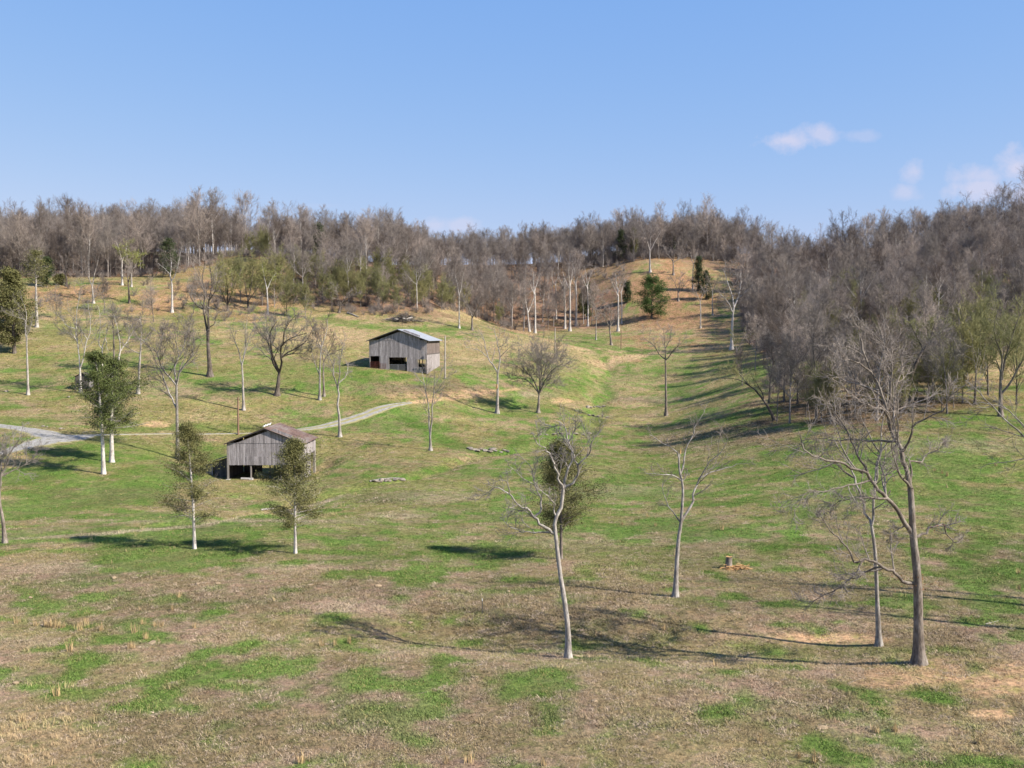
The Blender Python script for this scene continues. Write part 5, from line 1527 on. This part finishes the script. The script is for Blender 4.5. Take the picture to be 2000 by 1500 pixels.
def gable_roof(parent, W, L, eave, apex, ov_side, ov_front, mat, pan_w, th=0.04, x0=0.0, sag=0.0, rng=None):
    """Metal panels on both slopes; local frame x across the gable (0..W), y into depth."""
    half = W / 2
    rise = apex - eave
    slope = rise / half
    n = int(round((L + 2 * ov_front) / pan_w)); w = (L + 2 * ov_front) / n
    for side in (-1, 1):
        for i in range(n):
            ya = -ov_front + i * w; yb = ya + w + .02
            xa = half; za = apex
            xe = half + side * (half + ov_side); ze = eave - slope * ov_side
            dz = (i % 2) * .012 + (rng.uniform(0, .02) if rng is not None else 0)
            ext = rng.uniform(-.04, .06) if rng is not None else 0
            xe2 = xe + side * ext; ze2 = ze - slope * ext
            c = [np.array([xa, ya, za + dz]), np.array([xa, yb, za + dz]), np.array([xe2, yb, ze2 + dz]), np.array([xe2, ya, ze2 + dz])]
            V, F = prism(c, th * .6, (0, 0, 1))
            poly_obj('roof_panel', V, F, mat, parent)
        # rafters under the sheets at the front and back verge
        for yv in (-ov_front + .05, L + ov_front - .17):
            c = [np.array([half, yv, apex - .02]), np.array([half, yv + .12, apex - .02]), np.array([half + side * (half + ov_side - .05), yv + .12, eave - slope * (ov_side - .05) - .02]), np.array([half + side * (half + ov_side - .05), yv, eave - slope * (ov_side - .05) - .02])]
            V, F = prism(c, -.16, (0, 0, 1))
            poly_obj('verge_rafter', V, F, M_BOARD_DARK, parent)
    c = [np.array([half - .22, -ov_front, apex + .01 - .22 * slope + .04]), np.array([half, -ov_front, apex + .06]), np.array([half + .22, -ov_front, apex + .01 - .22 * slope + .04])]
    V, F = prism(c, L + 2 * ov_front, (0, 1, 0))
    poly_obj('ridge_cap', V, F, mat, parent)


def near_barn():
    rng = np.random.default_rng(11)
    c, s = math.cos(NB_YAW), math.sin(NB_YAW)
    org = np.array([nb[0] - NB_W / 2 * c, nb[1] - NB_W / 2 * s, NB_Z])
    t = thing('tobacco_barn', 'grey board barn open below with a rusty red-brown roof and three white birds on it', 'barn', org, NB_YAW)
    W, L = NB_W, NB_L
    eave, apex = 6.15, 8.55
    def roofz(x): return eave + (apex - eave) * (1 - abs(x - W / 2) / (W / 2)) - .06
    # front gable: lower tier hangs above an open bay, upper tier in the gable triangle
    boards(t, M_BOARD, (.25, -.02), (W - .02, -.02), lambda x: 2.45, lambda x: min(6.12, roofz(x)), (0, -1), rng, .25, .06)
    boards(t, M_BOARD, (1.6, -.06), (W - 1.6, -.06), lambda x: 6.05, roofz, (0, -1), rng, .25, .03)
    boards(t, M_BOARD, (3.2, -.055), (6.6, -.055), lambda x: 2.45, lambda x: 3.85, (0, -1), rng, .27, .03)
    box('corner_board', (0, -.10, -.3), (.30, .06, 5.95), M_POST, t)
    for x in (3.95, 8.95): box('front_post', (x - .1, -.02, -.3), (x + .1, .18, 2.6), M_POST, t)
    box('corner_post', (W - .32, -.08, -.3), (W, .12, 6.0), M_POST, t)
    box('front_beam', (.1, .02, 2.42), (W - .1, .2, 2.72), M_BOARD_DARK, t)
    # right wall: upper tier of boards, lower panel, a gap, rear corner post
    boards(t, M_BOARD, (W + .02, 0), (W + .02, L), lambda y: 3.75 + .02 * y, lambda y: eave - .02, (1, 0), rng, .26, .03)
    boards(t, M_BOARD, (W + .05, .05), (W + .05, 5.4), lambda y: -.2, lambda y: 3.85, (1, 0), rng, .27, .05, miss=.05)
    box('rear_corner_post', (W - .3, L - .75, -.3), (W + .06, L, 3.9), M_POST, t)
    box('side_girt', (W - .1, 0, 3.66), (W + .015, L, 3.86), M_BOARD_DARK, t)
    # left wall, rear gable
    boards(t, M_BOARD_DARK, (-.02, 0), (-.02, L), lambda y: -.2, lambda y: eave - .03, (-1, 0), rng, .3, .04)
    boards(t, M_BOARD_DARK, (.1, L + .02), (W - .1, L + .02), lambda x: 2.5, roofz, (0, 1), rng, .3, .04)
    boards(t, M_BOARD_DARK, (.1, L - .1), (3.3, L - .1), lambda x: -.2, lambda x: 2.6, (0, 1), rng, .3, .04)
    # inner frame
    for x in (1.6, 5.6, 6.9, 8.1): box('inner_post', (x - .1, L - .4, -.3), (x + .1, L - .2, 5.6), M_BOARD_DARK, t)
    for y in (3.1, 6.2):
        for x in (3.1, 6.3, 9.5): box('inner_post', (x - .09, y - .09, -.3), (x + .09, y + .09, 6.3), M_BOARD_DARK, t)
    for z in (2.7, 4.3, 5.8):
        for y in (3.1, 6.2): box('tier_rail', (.1, y - .06, z), (W - .1, y + .06, z + .14), M_BOARD_DARK, t)
    gable_roof(t, W, L, eave, apex, .45, .45, M_RUST, .66, rng=rng)
    # lean-to on the left
    boards(t, M_BOARD_DARK, (-3.0, 2.6), (-.05, 2.6), lambda x: -.2, lambda x: 2.55 + .36 * x, (0, -1), rng, .3, .04, name='lean_to_board')  # darker boards put the barn's shade into this front's colour
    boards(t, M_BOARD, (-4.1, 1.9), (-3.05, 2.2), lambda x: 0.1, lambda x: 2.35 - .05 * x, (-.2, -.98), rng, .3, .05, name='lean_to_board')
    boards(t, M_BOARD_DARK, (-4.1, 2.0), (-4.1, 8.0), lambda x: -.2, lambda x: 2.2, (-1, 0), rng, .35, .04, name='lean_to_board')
    for i in range(8):
        ya = 2.0 + i * .8
        cc = [np.array([-.05, ya, 3.75]), np.array([-.05, ya + .82, 3.75]), np.array([-4.3, ya + .82, 2.35]), np.array([-4.3, ya, 2.35])]
        V, F = prism(cc, .03, (0, 0, 1)); poly_obj('lean_to_roof_panel', V, F, M_DARKROOF, t)
    # things lying at the front post: concrete footing is part of the barn, the beam is loose
    for x in (3.95, 8.95, .15, W - .15): box('post_footing', (x - .3, -.28, -.3), (x + .3, .35, .28 if x == 3.95 else .06), M_CONC, t)
    def wp(x, y, z=0): return np.array([org[0] + x * c - y * s, org[1] + x * s + y * c, org[2] + z])
    b = box('timber_beam', (-.7, -.12, 0), (.7, .12, .24), M_CONC, None)
    b.location = wp(3.05, -.25, .12); b.rotation_euler = (0, .03, NB_YAW + .05)
    tag(b, 'pale beam lying on the ground under the open front of the rusty-roofed barn', 'beam')
    # birds on the ridge
    for (y, lab) in ((.0, 'white bird perched at the front end of the rusty barn ridge'), (1.6, 'middle white bird of the three on the rusty barn ridge'), (3.3, 'white bird farthest back on the rusty barn ridge')):
        bt = thing('bird', lab, 'bird', wp(W / 2, y, apex + .08), NB_YAW + .6, 'white birds on the barn roof')
        P, R, _ = resample([(-.32, 0, .12), (-.12, 0, .20), (.08, 0, .30), (.18, 0, .46), (.24, 0, .50)], .05, .05, 9)
        R = np.array([.03, .08, .13, .15, .13, .10, .08, .085, .04])
        v, q = tubes(P[None], R[None], 8)
        link('body', mesh_from('body', v, quads=q, smooth=True), M_WHITE, bt)
        v, q = tubes(np.array([[(.26, 0, .49), (.36, 0, .47)]]), np.array([[.025, .006]]), 5)
        link('beak', mesh_from('beak', v, quads=q), M_WOUND, bt)
        for sgn in (-1, 1):
            v, q = tubes(np.array([[(0, sgn * .05, .16), (.02, sgn * .05, -.03)]]), np.array([[.015, .012]]), 4)
            link('leg', mesh_from('leg', v, quads=q), M_WOUND, bt)
    return t


near_barn()


def tube_gate(parent_label, org, dirx, width, height_, mat, nbars=5, z0=.15, name='tube_gate'):
    ang = math.atan2(dirx[1], dirx[0])
    t = thing(name, parent_label, 'gate', org, ang)
    for k in range(nbars):
        z = z0 + (height_ - z0) * k / (nbars - 1)
        v, q = tubes(np.array([[(0, 0, z), (width / 2, 0, z), (width, 0, z)]]), np.full((1, 3), .035), 6)
        link('rail', mesh_from('rail', v, quads=q, smooth=True), mat, t)
    for x in (0, width / 2, width):
        v, q = tubes(np.array([[(x, 0, z0 - .03), (x, 0, height_ + .03)]]), np.full((1, 2), .035), 6)
        link('upright', mesh_from('upright', v, quads=q, smooth=True), mat, t)
    return t


def far_barn():
    rng = np.random.default_rng(12)
    c, s = math.cos(FB_YAW), math.sin(FB_YAW)
    W, L = FB_W, FB_L
    org = np.array([fb_r[0] - W * c, fb_r[1] - W * s, fb_r[2]])
    t = thing('tobacco_barn', 'grey board barn with pale blue metal roof, enclosed lower walls and three openings', 'barn', org, FB_YAW)
    eave, apex = 7.7, 10.3

    def wp(x, y, z=0): return np.array([org[0] + x * c - y * s, org[1] + x * s + y * c, org[2] + z])

    def gz(x, y=0):
        p = wp(x, y); return float(height(p[0], p[1])) - org[2]
    def roofz(x): return eave + (apex - eave) * (1 - abs(x - W / 2) / (W / 2)) - .12
    tier = lambda x: 3.95 - .105 * x if x < 8.6 else 3.0
    boards(t, M_BOARD, (0, -.02), (W, -.02), lambda x: (3.75 if x < 4.8 else 3.45 if x < 9.4 else 2.95), lambda x: min(7.62, roofz(x)), (0, -1), rng, .27, .05)
    boards(t, M_BOARD, (1.7, -.06), (W - 1.7, -.06), lambda x: 7.55, roofz, (0, -1), rng, .27, .03)
    for (xa, xb, top) in ((2.72, 4.85, 3.85), (9.5, 11.95, 3.05)):
        boards(t, M_BOARD, (xa, -.05), (xb, -.05), lambda x, xa=xa: gz(xa + x) - .2, lambda x, top=top: top, (0, -1), rng, .27, .03)
    for x in (.0, 2.5, 4.7, 9.35, 12.0, W - .28): box('front_post', (x, -.04, gz(x) - .4), (x + .24, .16, 3.9 if x < 10 else 3.1), M_POST, t)
    boards(t, M_BOARD_BROWN, (W + .02, 0), (W + .02, L), lambda y: 4.25, lambda y: eave - .25, (1, 0), rng, .3, .03)
    boards(t, M_BOARD, (W + .02, 0), (W + .02, L), lambda y: gz(W, y) - .1, lambda y: 4.2, (1, 0), rng, .3, .05)
    box('side_girt', (W - .05, -.03, 4.12), (W + .12, L, 4.32), M_BOARD_DARK, t)
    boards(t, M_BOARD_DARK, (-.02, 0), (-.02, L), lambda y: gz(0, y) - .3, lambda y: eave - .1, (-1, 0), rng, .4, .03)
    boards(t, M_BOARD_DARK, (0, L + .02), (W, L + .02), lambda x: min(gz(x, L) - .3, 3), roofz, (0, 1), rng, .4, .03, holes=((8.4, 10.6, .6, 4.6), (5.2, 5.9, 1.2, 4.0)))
    for y in (4, 8, 12):
        for x in (3.6, 7.2, 10.8): box('inner_post', (x - .1, y - .1, -.6), (x + .1, y + .1, 7.5), M_BOARD_DARK, t)
    for z in (4.2, 5.8, 7.2):
        for y in (4, 8, 12): box('tier_rail', (.1, y - .06, z), (W - .1, y + .06, z + .14), M_BOARD_DARK, t)
    gable_roof(t, W, L, eave, apex, .75, .75, M_GALV, .9, rng=None)
    tube_gate('red tube gate closing the left opening of the pale-roofed barn', wp(.3, -.12, gz(1.4)), (c, s), 2.3, 1.55, M_GATE_RED, 6)
    tube_gate('red tube gate folded open against boards of the pale-roofed barn', wp(2.75, -.25, gz(3.2)), (c * .97, s - .2), 1.5, 1.3, M_GATE_RED, 5)
    tube_gate('long grey tube gate across the middle opening of the pale-roofed barn', wp(4.95, .1, gz(7) - .05), (c, s), 4.4, 1.45, M_GATE_GREY, 6)
    tube_gate('grey tube gate across the right opening of the pale-roofed barn', wp(11.3, -.2, gz(12.5)), (c, s), 2.9, 1.35, M_GATE_GREY, 6)


far_barn()


def small_shed():
    rng = np.random.default_rng(13)
    g = ground(161, 761)
    t = thing('small_shed', 'little dark board shed with pitched roof behind the white forked tree', 'shed', g, .1)
    s = g[1] / FPX
    w, l, h, a = 26 * s, 3.0, 26 * s, 33 * s
    rz = lambda x: h + (a - h) * (1 - abs(x - w / 2) / (w / 2)) - .03
    boards(t, M_BOARD_DARK, (-w / 2, 0), (w / 2, 0), lambda x: -.4, rz, (0, -1), rng, .3, .03)
    boards(t, M_BOARD_DARK, (-w / 2, l), (w / 2, l), lambda x: -.4, rz, (0, 1), rng, .3, .03)
    boards(t, M_BOARD, (w / 2 + .01, 0), (w / 2 + .01, l), lambda x: -.4, lambda x: h - .03, (1, 0), rng, .3, .03)
    boards(t, M_BOARD_DARK, (-w / 2 - .01, 0), (-w / 2 - .01, l), lambda x: -.4, lambda x: h - .03, (-1, 0), rng, .3, .03)
    sl = (a - h) / (w / 2)
    for side in (-1, 1):
        for i in range(4):
            ya = -.3 + i * .9
            cc = [np.array([0, ya, a + .02]), np.array([0, ya + .91, a + .02]), np.array([side * (w / 2 + .3), ya + .91, h - .3 * sl + .02]), np.array([side * (w / 2 + .3), ya, h - .3 * sl + .02])]
            V, F = prism(cc, .03, (0, 0, 1)); poly_obj('roof_panel', V, F, M_DARKROOF, t)
    box('door_leaf', (-.1, -.06, -.3), (.75, -.03, h * .8), M_BOARD_DARK, t)


small_shed()


# ------------------------------------------------------------------ poles and posts
def pole(label, base_px, top_v, mat, r=.13, cross=False, name='utility_pole'):
    g = ground(*base_px); s = g[1] / FPX
    h = (base_px[1] - top_v) * s
    t = thing(name, label, 'pole', g)
    v, q = tubes(np.array([[(0, 0, -.4), (0, 0, h * .5), (0.02, 0, h)]]), np.array([[r * 1.15, r, r * .8]]), 8)
    link('shaft', mesh_from('shaft', v, quads=q, smooth=True), mat, t)
    if cross:
        v, q = tubes(np.array([[(-.45, 0, h - .45), (.45, 0, h - .45)]]), np.full((1, 2), .06), 4)
        link('crossarm', mesh_from('crossarm', v, quads=q), mat, t)
        for x in (-.38, .0, .38):
            v, q = tubes(np.array([[(x, 0, h - .38), (x, 0, h - .16)]]), np.array([[.05, .03]]), 6)
            link('insulator', mesh_from('insulator', v, quads=q), M_POST, t)


pole('brown utility pole with short crossarm rising behind the rusty-roofed barn', (465.5, 849), 775, M_POLE, .16, True)
pole('pale bare pole standing right of the pale-roofed barn', (869.5, 740), 656, M_POLE_PALE, .17)
pole('thin grey pole in the tan grass left of the far green meadow', (1084, 685), 640, M_POLE_PALE, .15)
pole('thin brown pole in the far green meadow below the knoll', (1213, 682), 645, M_POLE, .13)

g = ground(942, 1200)
tp_ = thing('steel_post', 'thin dark steel fence post with white tip standing alone in the pasture', 'post', g)
v, q = tubes(np.array([[(0, 0, -.2), (0, 0, 1.05)]]), np.full((1, 2), .03), 5); link('shaft', mesh_from('shaft', v, quads=q), M_STEEL_POST, tp_)
v, q = tubes(np.array([[(0, 0, 1.05), (0, 0, 1.25)]]), np.full((1, 2), .034), 5); link('tip', mesh_from('tip', v, quads=q), M_WHITE, tp_)


# ------------------------------------------------------------------ stump, logs, brush, rocks, clumps
def rock_mesh(seed, flat=.6):
    r = np.random.default_rng(seed)
    import bmesh
    bm = bmesh.new()
    bmesh.ops.create_icosphere(bm, subdivisions=2, radius=.5)
    dirs = r.normal(size=(9, 3)); dirs /= np.linalg.norm(dirs, axis=1, keepdims=True); cut = r.uniform(.26, .42, 9)
    for v_ in bm.verts:
        p = np.array(v_.co)
        for d, k in zip(dirs, cut):
            e = p @ d
            if e > k: p = p - d * (e - k)
        p = p * (1 + r.uniform(-.05, .05)); p[2] *= flat
        v_.co = p
    me = bpy.data.meshes.new('rock'); bm.to_mesh(me); bm.free()
    return me


ROCKS = [rock_mesh(i, f) for i, f in enumerate((.55, .4, .7, .5, .35, .6))]
ROCKS_T = [m.copy() for m in ROCKS]
for m in ROCKS: m.materials.append(M_ROCK)
for m in ROCKS_T: m.materials.append(M_TAN_ROCK)


def rocks(spots, label, group, rng, lo, hi, tan=False, name='rock'):
    for (u, v) in spots:
        g = ground(u, v)
        me = (ROCKS_T if tan else ROCKS)[rng.integers(0, 6)]
        o = link(name, me)
        s = rng.uniform(lo, hi)
        o.location = g + np.array([0, 0, s * .08]); o.scale = (s * rng.uniform(.9, 1.5), s, s * rng.uniform(.8, 1.1))
        o.rotation_euler = (rng.uniform(-.2, .2), rng.uniform(-.2, .2), rng.uniform(0, 6.28))
        tag(o, label, 'rock', group)


rng = np.random.default_rng(21)
rocks([(917 + i * 7.5 + rng.uniform(-2, 2), 877 + (i % 3) * 2 + i * .35) for i in range(11)], 'pale limestone rock in the ledge of stones along the creek bank', 'limestone rocks of the creek ledge', rng, .9, 1.6)
rocks([(733 + i * 10 + rng.uniform(-2, 2), 940 - i * .6 + rng.uniform(-1, 1)) for i in range(6)], 'flat pale stone in the creek bed right of the rusty-roofed barn', 'flat stones in the lower creek bed', rng, .8, 1.3)
rocks([(1147 + i * 6.5, 795 + rng.uniform(-1, 2)) for i in range(6)], 'pale stone at the upper creek bend above the meadow', 'stones at the upper creek bend', rng, .9, 1.5)
rocks([(1150 + i * 9, 811 + rng.uniform(-1, 3) + i) for i in range(5)], 'small pale stone just below the upper creek bend', 'stones below the upper creek bend', rng, .7, 1.2)
rocks([(1040 + i * 14, 848 + rng.uniform(-1, 2)) for i in range(9)], 'stone half sunk in the creek bank behind the tall leaning tree', 'stones of the creek bank behind the leaning tree', rng, .7, 1.3)
rocks([(1126, 1283)], 'tan boulder lying against the foot of the tall leaning tree', None, rng, .75, .8, True, 'boulder')
rocks([(607, 1143), (738, 1145), (825, 1171), (802, 1218), (222, 1130), (400, 1140), (425, 1141), (385, 1141), (1162, 1370), (60, 1168), (790, 1212), (574, 1287), (992, 1156), (120, 1394), (1346, 1415), (298, 1256), (30, 1335), (1605, 1423)],
      'tan field stone lying loose in the near pasture', 'tan field stones in the near pasture', rng, .32, .55, True, 'field_stone')
rocks([(84, 833), (91, 834), (119, 838), (124, 838)], 'white stone at the edge of the gravel road fork', 'white stones at the road fork', rng, .5, .9, False)
rocks([(134, 776), (12, 765)], 'white stone on the green slope below the small shed', 'white stones on the upper left slope', rng, .7, 1.0, False)


def log(label, p0, p1, r_px, mat, name='log', cat='log'):
    a = ground(*p0); b = ground(*p1)
    s = a[1] / FPX; r = r_px * s
    t = np.linspace(0, 1, 7)[:, None]
    P = a * (1 - t) + b * t; P[:, 2] = height(P[:, 0], P[:, 1]) + r * .7
    P = P + np.random.default_rng(int(p0[0])).normal(size=P.shape) * r * .15
    v, q = tubes((P - a)[None], np.linspace(r, r * .6, 7)[None], 7)
    o = link(name, mesh_from(name, v, quads=q, smooth=True), mat, None, a)
    tag(o, label, cat)


log('fallen pale log at the foot of the wooded slope left of the brush pile', (678, 612), (700, 620), 1.6, M_BARK_PALE)
log('weathered log lying along the creek left of the front cedar', (510, 997), (540, 994), 2.0, M_BARK_PALE)
log('long pale log bridging the creek bed below the closed barn', (722, 941), (786, 936), 1.8, M_BARK_PALE)
log('fallen stick on bare soil in front of the large oak', (1655, 1336), (1682, 1325), .9, M_BARK_OAK, 'stick', 'stick')
log('short dark stick right of the stick before the oak', (1789, 1324), (1801, 1329), .9, M_BARK_DARK, 'stick', 'stick')
log('pale forked stick on shaded grass right of the oak', (1925, 1219), (1950, 1213), .8, M_BARK_WHITE, 'stick', 'stick')
log('bare fallen branch in the thatch left of the leaning tree', (920, 1303), (945, 1297), .7, M_BARK_PALE, 'stick', 'stick')
log('pale branch debris at the foot of the tall leaning tree', (1070, 1277), (1088, 1284), .8, M_BARK_PALE, 'stick', 'stick')
log('fallen grey branch lying in the brown thatch below the shadows', (800, 1360), (840, 1350), .7, M_BARK_OAK, 'stick', 'stick')


def brush_pile():
    rng = np.random.default_rng(31)
    g = ground(787, 628); s = g[1] / FPX
    t = thing('brush_pile', 'heap of cut branches and trunks at the foot of the woods behind the closed barn', 'brush pile', g)
    n = 150
    x = rng.normal(size=n) * 17 * s; y = rng.normal(size=n) * 2.2
    h = np.maximum(2.6 * np.exp(-(x / (22 * s)) ** 2) * rng.random(n), .1)
    az = rng.uniform(0, 3.14, n); el = rng.normal(size=n) * .25; L = rng.uniform(1.5, 5, n)
    d = np.stack([np.cos(az) * np.cos(el), np.sin(az) * np.cos(el), np.sin(el)], 1)
    c = np.stack([x, y, h], 1)
    P = np.stack([c - d * (L / 2)[:, None], c + rng.normal(size=(n, 3)) * .15, c + d * (L / 2)[:, None]], 1)
    P[:, :, 2] = np.maximum(P[:, :, 2], .02)
    R = rng.uniform(.03, .09, n)[:, None] * np.array([[1, .85, .5]])
    C, CR, CL = spawn(P, R, L, 5, rng, (25, 60), (.3, .6), 3, .2, .02, .2, .5, .02)
    v, q = join_geo([tubes(P, R, 4), tubes(C, CR, 3)])
    o = link('branches', mesh_from('branches', v, quads=q), M_BARK_WOOD, t)
    for k in range(9):
        a = rng.uniform(0, 3.14); c0 = np.array([rng.uniform(-26, 24) * s, rng.uniform(-2.5, 0), rng.uniform(.2, 1.3)]); dd = np.array([math.cos(a), math.sin(a) * .5, rng.uniform(-.1, .2)]); l = rng.uniform(1.5, 3.2)
        v, q = tubes(np.array([[c0 - dd * l / 2, c0, c0 + dd * l / 2]]), np.array([[.24, .22, .18]]) * rng.uniform(.7, 1.1), 7)
        link('cut_trunk', mesh_from('cut_trunk', v, quads=q, smooth=True), M_BARK_WHITE if k % 2 else M_BARK_OAK, t)


brush_pile()


def stump():
    rng = np.random.default_rng(41)
    g = ground(1423, 1110); s = g[1] / FPX
    t = thing('tree_stump', 'sawn grey stump with orange splintered wood at its foot right of the snapped tree', 'stump', g)
    v, q = tubes(np.array([[(0, 0, -.2), (0, 0, .2), (.02, 0, .7), (.04, 0, 22 * s)]]), np.array([[.42, .34, .29, .27]]), 10)
    link('trunk', mesh_from('trunk', v, quads=q, smooth=True), M_BARK_OAK, t)
    h = 22 * s
    ang = np.arange(10) * 2 * np.pi / 10
    V = [(.04 + .28 * math.cos(a), .28 * math.sin(a), h + .005 + rng.uniform(0, .10)) for a in ang] + [(.04, 0, h + .06)]
    poly_obj('cut_face', V, [(i, (i + 1) % 10, 10) for i in range(10)], M_WOUND, t)
    n = 70
    az = rng.uniform(0, 6.28, n); L = rng.uniform(.3, 1.3, n)
    c = np.stack([rng.uniform(-.5, 1.7, n), rng.uniform(-.9, .2, n), rng.uniform(.03, .45, n) * rng.random(n)], 1)
    d = np.stack([np.cos(az), np.sin(az) * .7, rng.uniform(-.1, .35, n)], 1)
    P = np.stack([c - d * (L / 2)[:, None], c + d * (L / 2)[:, None]], 1); P[:, :, 2] = np.maximum(P[:, :, 2], .02)
    v, q = tubes(P, rng.uniform(.03, .08, n)[:, None] * np.array([[1, .5]]), 4)
    o = link('splinters', mesh_from('splinters', v, quads=q), M_WOUND, t)


stump()


def blade_tuft(seed, n, lmin, lmax, el0, el1, width, bend=.35, foot=.1):
    r = np.random.default_rng(seed)
    az = r.uniform(0, 6.28, n); el = np.radians(r.uniform(el0, el1, n)); L = r.uniform(lmin, lmax, n)
    hd = np.stack([np.cos(az), np.sin(az), np.zeros(n)], 1)
    up = np.array([[0, 0, 1.0]])
    p0 = np.stack([r.normal(size=n) * foot, r.normal(size=n) * foot, np.zeros(n) - .02], 1)
    d1 = hd * np.cos(el)[:, None] + up * np.sin(el)[:, None]
    el2 = el - bend * r.uniform(.3, 1.3, n)
    d2 = hd * np.cos(el2)[:, None] + up * np.sin(el2)[:, None]
    p1 = p0 + d1 * (L * .55)[:, None]; p2 = p1 + d2 * (L * .45)[:, None]
    p2[:, 2] = np.maximum(p2[:, 2], .01)
    sa = az + np.pi / 2 + r.uniform(-.9, .9, n)
    sd = np.stack([np.cos(sa), np.sin(sa), np.zeros(n)], 1) * width * .5
    V = np.stack([p0 - sd, p0 + sd, p1 + sd * .8, p1 - sd * .8, p2], 1).reshape(-1, 3)
    b = np.arange(n)[:, None] * 5
    return V, b + np.array([[0, 1, 2, 3]]), b + np.array([[3, 2, 4]])


def tuft_mesh(name, *a, **k):
    V, Q, T = blade_tuft(*a, **k)
    return mesh_from(name, V, quads=Q, tris=T)


# standing clumps of dead grass one can count in the near pasture
CL = [tuft_mesh('dry_grass_clump', 500 + i, 26, .35, .75, 72, 89, .03, .12, .09) for i in range(4)]
for m in CL: m.materials.append(M_STRAW)
clumps = [(70, 1222), (88, 1224), (95, 1225), (101, 1226), (107, 1226), (112, 1226), (118, 1226), (124, 1226), (33, 1218), (155, 1232), (168, 1219), (197, 1232), (263, 1236), (279, 1219), (304, 1224), (315, 1224), (284, 1248),
          (251, 1267), (258, 1267), (136, 1272), (110, 1360), (337, 1192), (349, 1167), (380, 1228), (45, 1410), (683, 1257), (628, 1262), (653, 1261), (1297, 1230), (1397, 1302), (1484, 1448), (1913, 1452), (1707, 1428), (1748, 1430), (1715, 1432), (1560, 1480), (1590, 1490),
          (1990, 1120), (1437, 1000), (1280, 1028), (1410, 1035), (1265, 1010), (1840, 925), (1850, 930), (1825, 920), (1730, 945), (1745, 940), (1945, 910), (1215, 1025), (1990, 1152), (590, 1490), (870, 1492), (915, 1490), (1060, 1495)]
rc = np.random.default_rng(51)
for (u, v) in clumps:
    g = ground(u, v)
    o = link('dry_grass_clump', CL[rc.integers(0, 4)])
    o.location = g; o.rotation_euler = (0, 0, rc.uniform(0, 6.28)); s = rc.uniform(.8, 1.2); o.scale = (s, s, s * rc.uniform(.85, 1.2))
    tag(o, 'small upright clump of straw-coloured dead grass in the pasture', 'grass clump', 'dead grass clumps standing in the pasture')


# ------------------------------------------------------------------ grass cover (uncountable)
def tint_mat(name, var=.3):
    m, nt, b = new_mat(name, .85, .15)
    a = nt.nodes.new('ShaderNodeAttribute'); a.attribute_type = 'INSTANCER'; a.attribute_name = 'tint'
    g = nt.nodes.new('ShaderNodeNewGeometry')
    r = ramp(nt, [(0, (1 - var,) * 3), (1, (1 + var,) * 3)])
    nt.links.new(g.outputs['Random Per Island'], r.inputs['Fac'])
    nt.links.new(mul(nt, a.outputs['Color'], r.outputs[0]), b.inputs['Base Color'])
    return m


M_TINT = tint_mat('grass_blades')


def scatter_grass():
    rng = np.random.default_rng(71)
    kinds = [tuft_mesh('tuft', 600 + i, 34, .10, .27, 10, 55, .024, .5, .17) for i in range(3)] \
        + [tuft_mesh('tuft', 610 + i, 26, .07, .17, 35, 85, .024, .5, .17) for i in range(2)] \
        + [tuft_mesh('tuft', 620 + i, 16, .3, .7, 62, 88, .03, .2, .14) for i in range(2)]
    for m in kinds: m.materials.append(M_TINT)
    objs = [bpy.data.objects.new('tuft_kind_%d' % i, m) for i, m in enumerate(kinds)]

    def batch(n, y0, y1, name, base_size, stalk_bias):
        y = np.sqrt(rng.random(n) * (y1 ** 2 - y0 ** 2) + y0 ** 2)
        a = rng.uniform(-.58, .58, n)
        x = a * y
        z = height(x, y)
        col, w, inw, g, cd, n2, n3 = cover(x, y, z)
        u, v = project(x, y, z)
        # keep off road, floor of the barn
        keep = np.ones(n, bool)
        for (cx, cy, hw, hd, yaw, pz) in PADS:
            keep &= ~((np.abs(x - cx) < hw) & (np.abs(y - cy) < hd))
        keep &= inw < .5
        gr = (col[:, 1] > col[:, 0] * 1.02)
        soil = np.clip(w['soil'], 0, 1)
        keep &= rng.random(n) > soil * .7
        tan = np.clip(np.maximum(w['tan'], w['orange']), 0, 1)
        brown = np.clip(np.maximum(w['brown'], 0.5 * w['pale']), 0, 1)
        p = rng.random(n)
        k = np.where(gr, rng.integers(3, 5, n), rng.integers(0, 3, n))
        k = np.where(p < np.maximum(stalk_bias, tan * np.where(y < 105, .16, .5)), rng.integers(5, 7, n), k)
        keep &= ~(gr & (p > .85)) 
        stalk = k >= 5
        t = col * rng.uniform(.85, 1.45, n)[:, None]
        t = np.where((stalk)[:, None], (C_TAN * .6 + col * .5) * rng.uniform(.8, 1.25, n)[:, None], t)
        t = np.where((~stalk & ~gr & (rng.random(n) < .20))[:, None], C_PALE * rng.uniform(.8, 1.15, n)[:, None], t)
        t = np.where((~stalk & gr & (rng.random(n) < .12))[:, None], C_OLIVE * rng.uniform(.8, 1.3, n)[:, None], t)
        s = base_size * rng.uniform(.6, 1.35, n) * np.where(stalk, .75, 1.0) * (0.45 + 1.15 * n3) * (1 + .35 * brown)
        m = keep
        n_ = m.sum(); zz = np.zeros(n_)
        instancer(name, np.stack([x, y, z - .01], 1)[m], [('kindex', 'INT', k[m]), ('turn', 'FLOAT_VECTOR', np.stack([rng.normal(size=n_) * .1, rng.normal(size=n_) * .1, rng.uniform(0, 6.28, n_)], 1)),
                                                          ('size', 'FLOAT_VECTOR', np.stack([s[m], s[m], s[m] * rng.uniform(.7, 1.1, n_)], 1)), ('tint', 'FLOAT_COLOR', np.concatenate([t[m], np.ones((n_, 1))], 1))], objs if name == 'near_grass' else [bpy.data.objects.new(o.name + name, o.data) for o in objs])
    batch(100000, 46, 105, 'near_grass', .86, .004)
    batch(70000, 105, 215, 'meadow_grass', 1.1, .003)
    batch(60000, 215, 420, 'hill_grass', 1.3, .03)


scatter_grass()
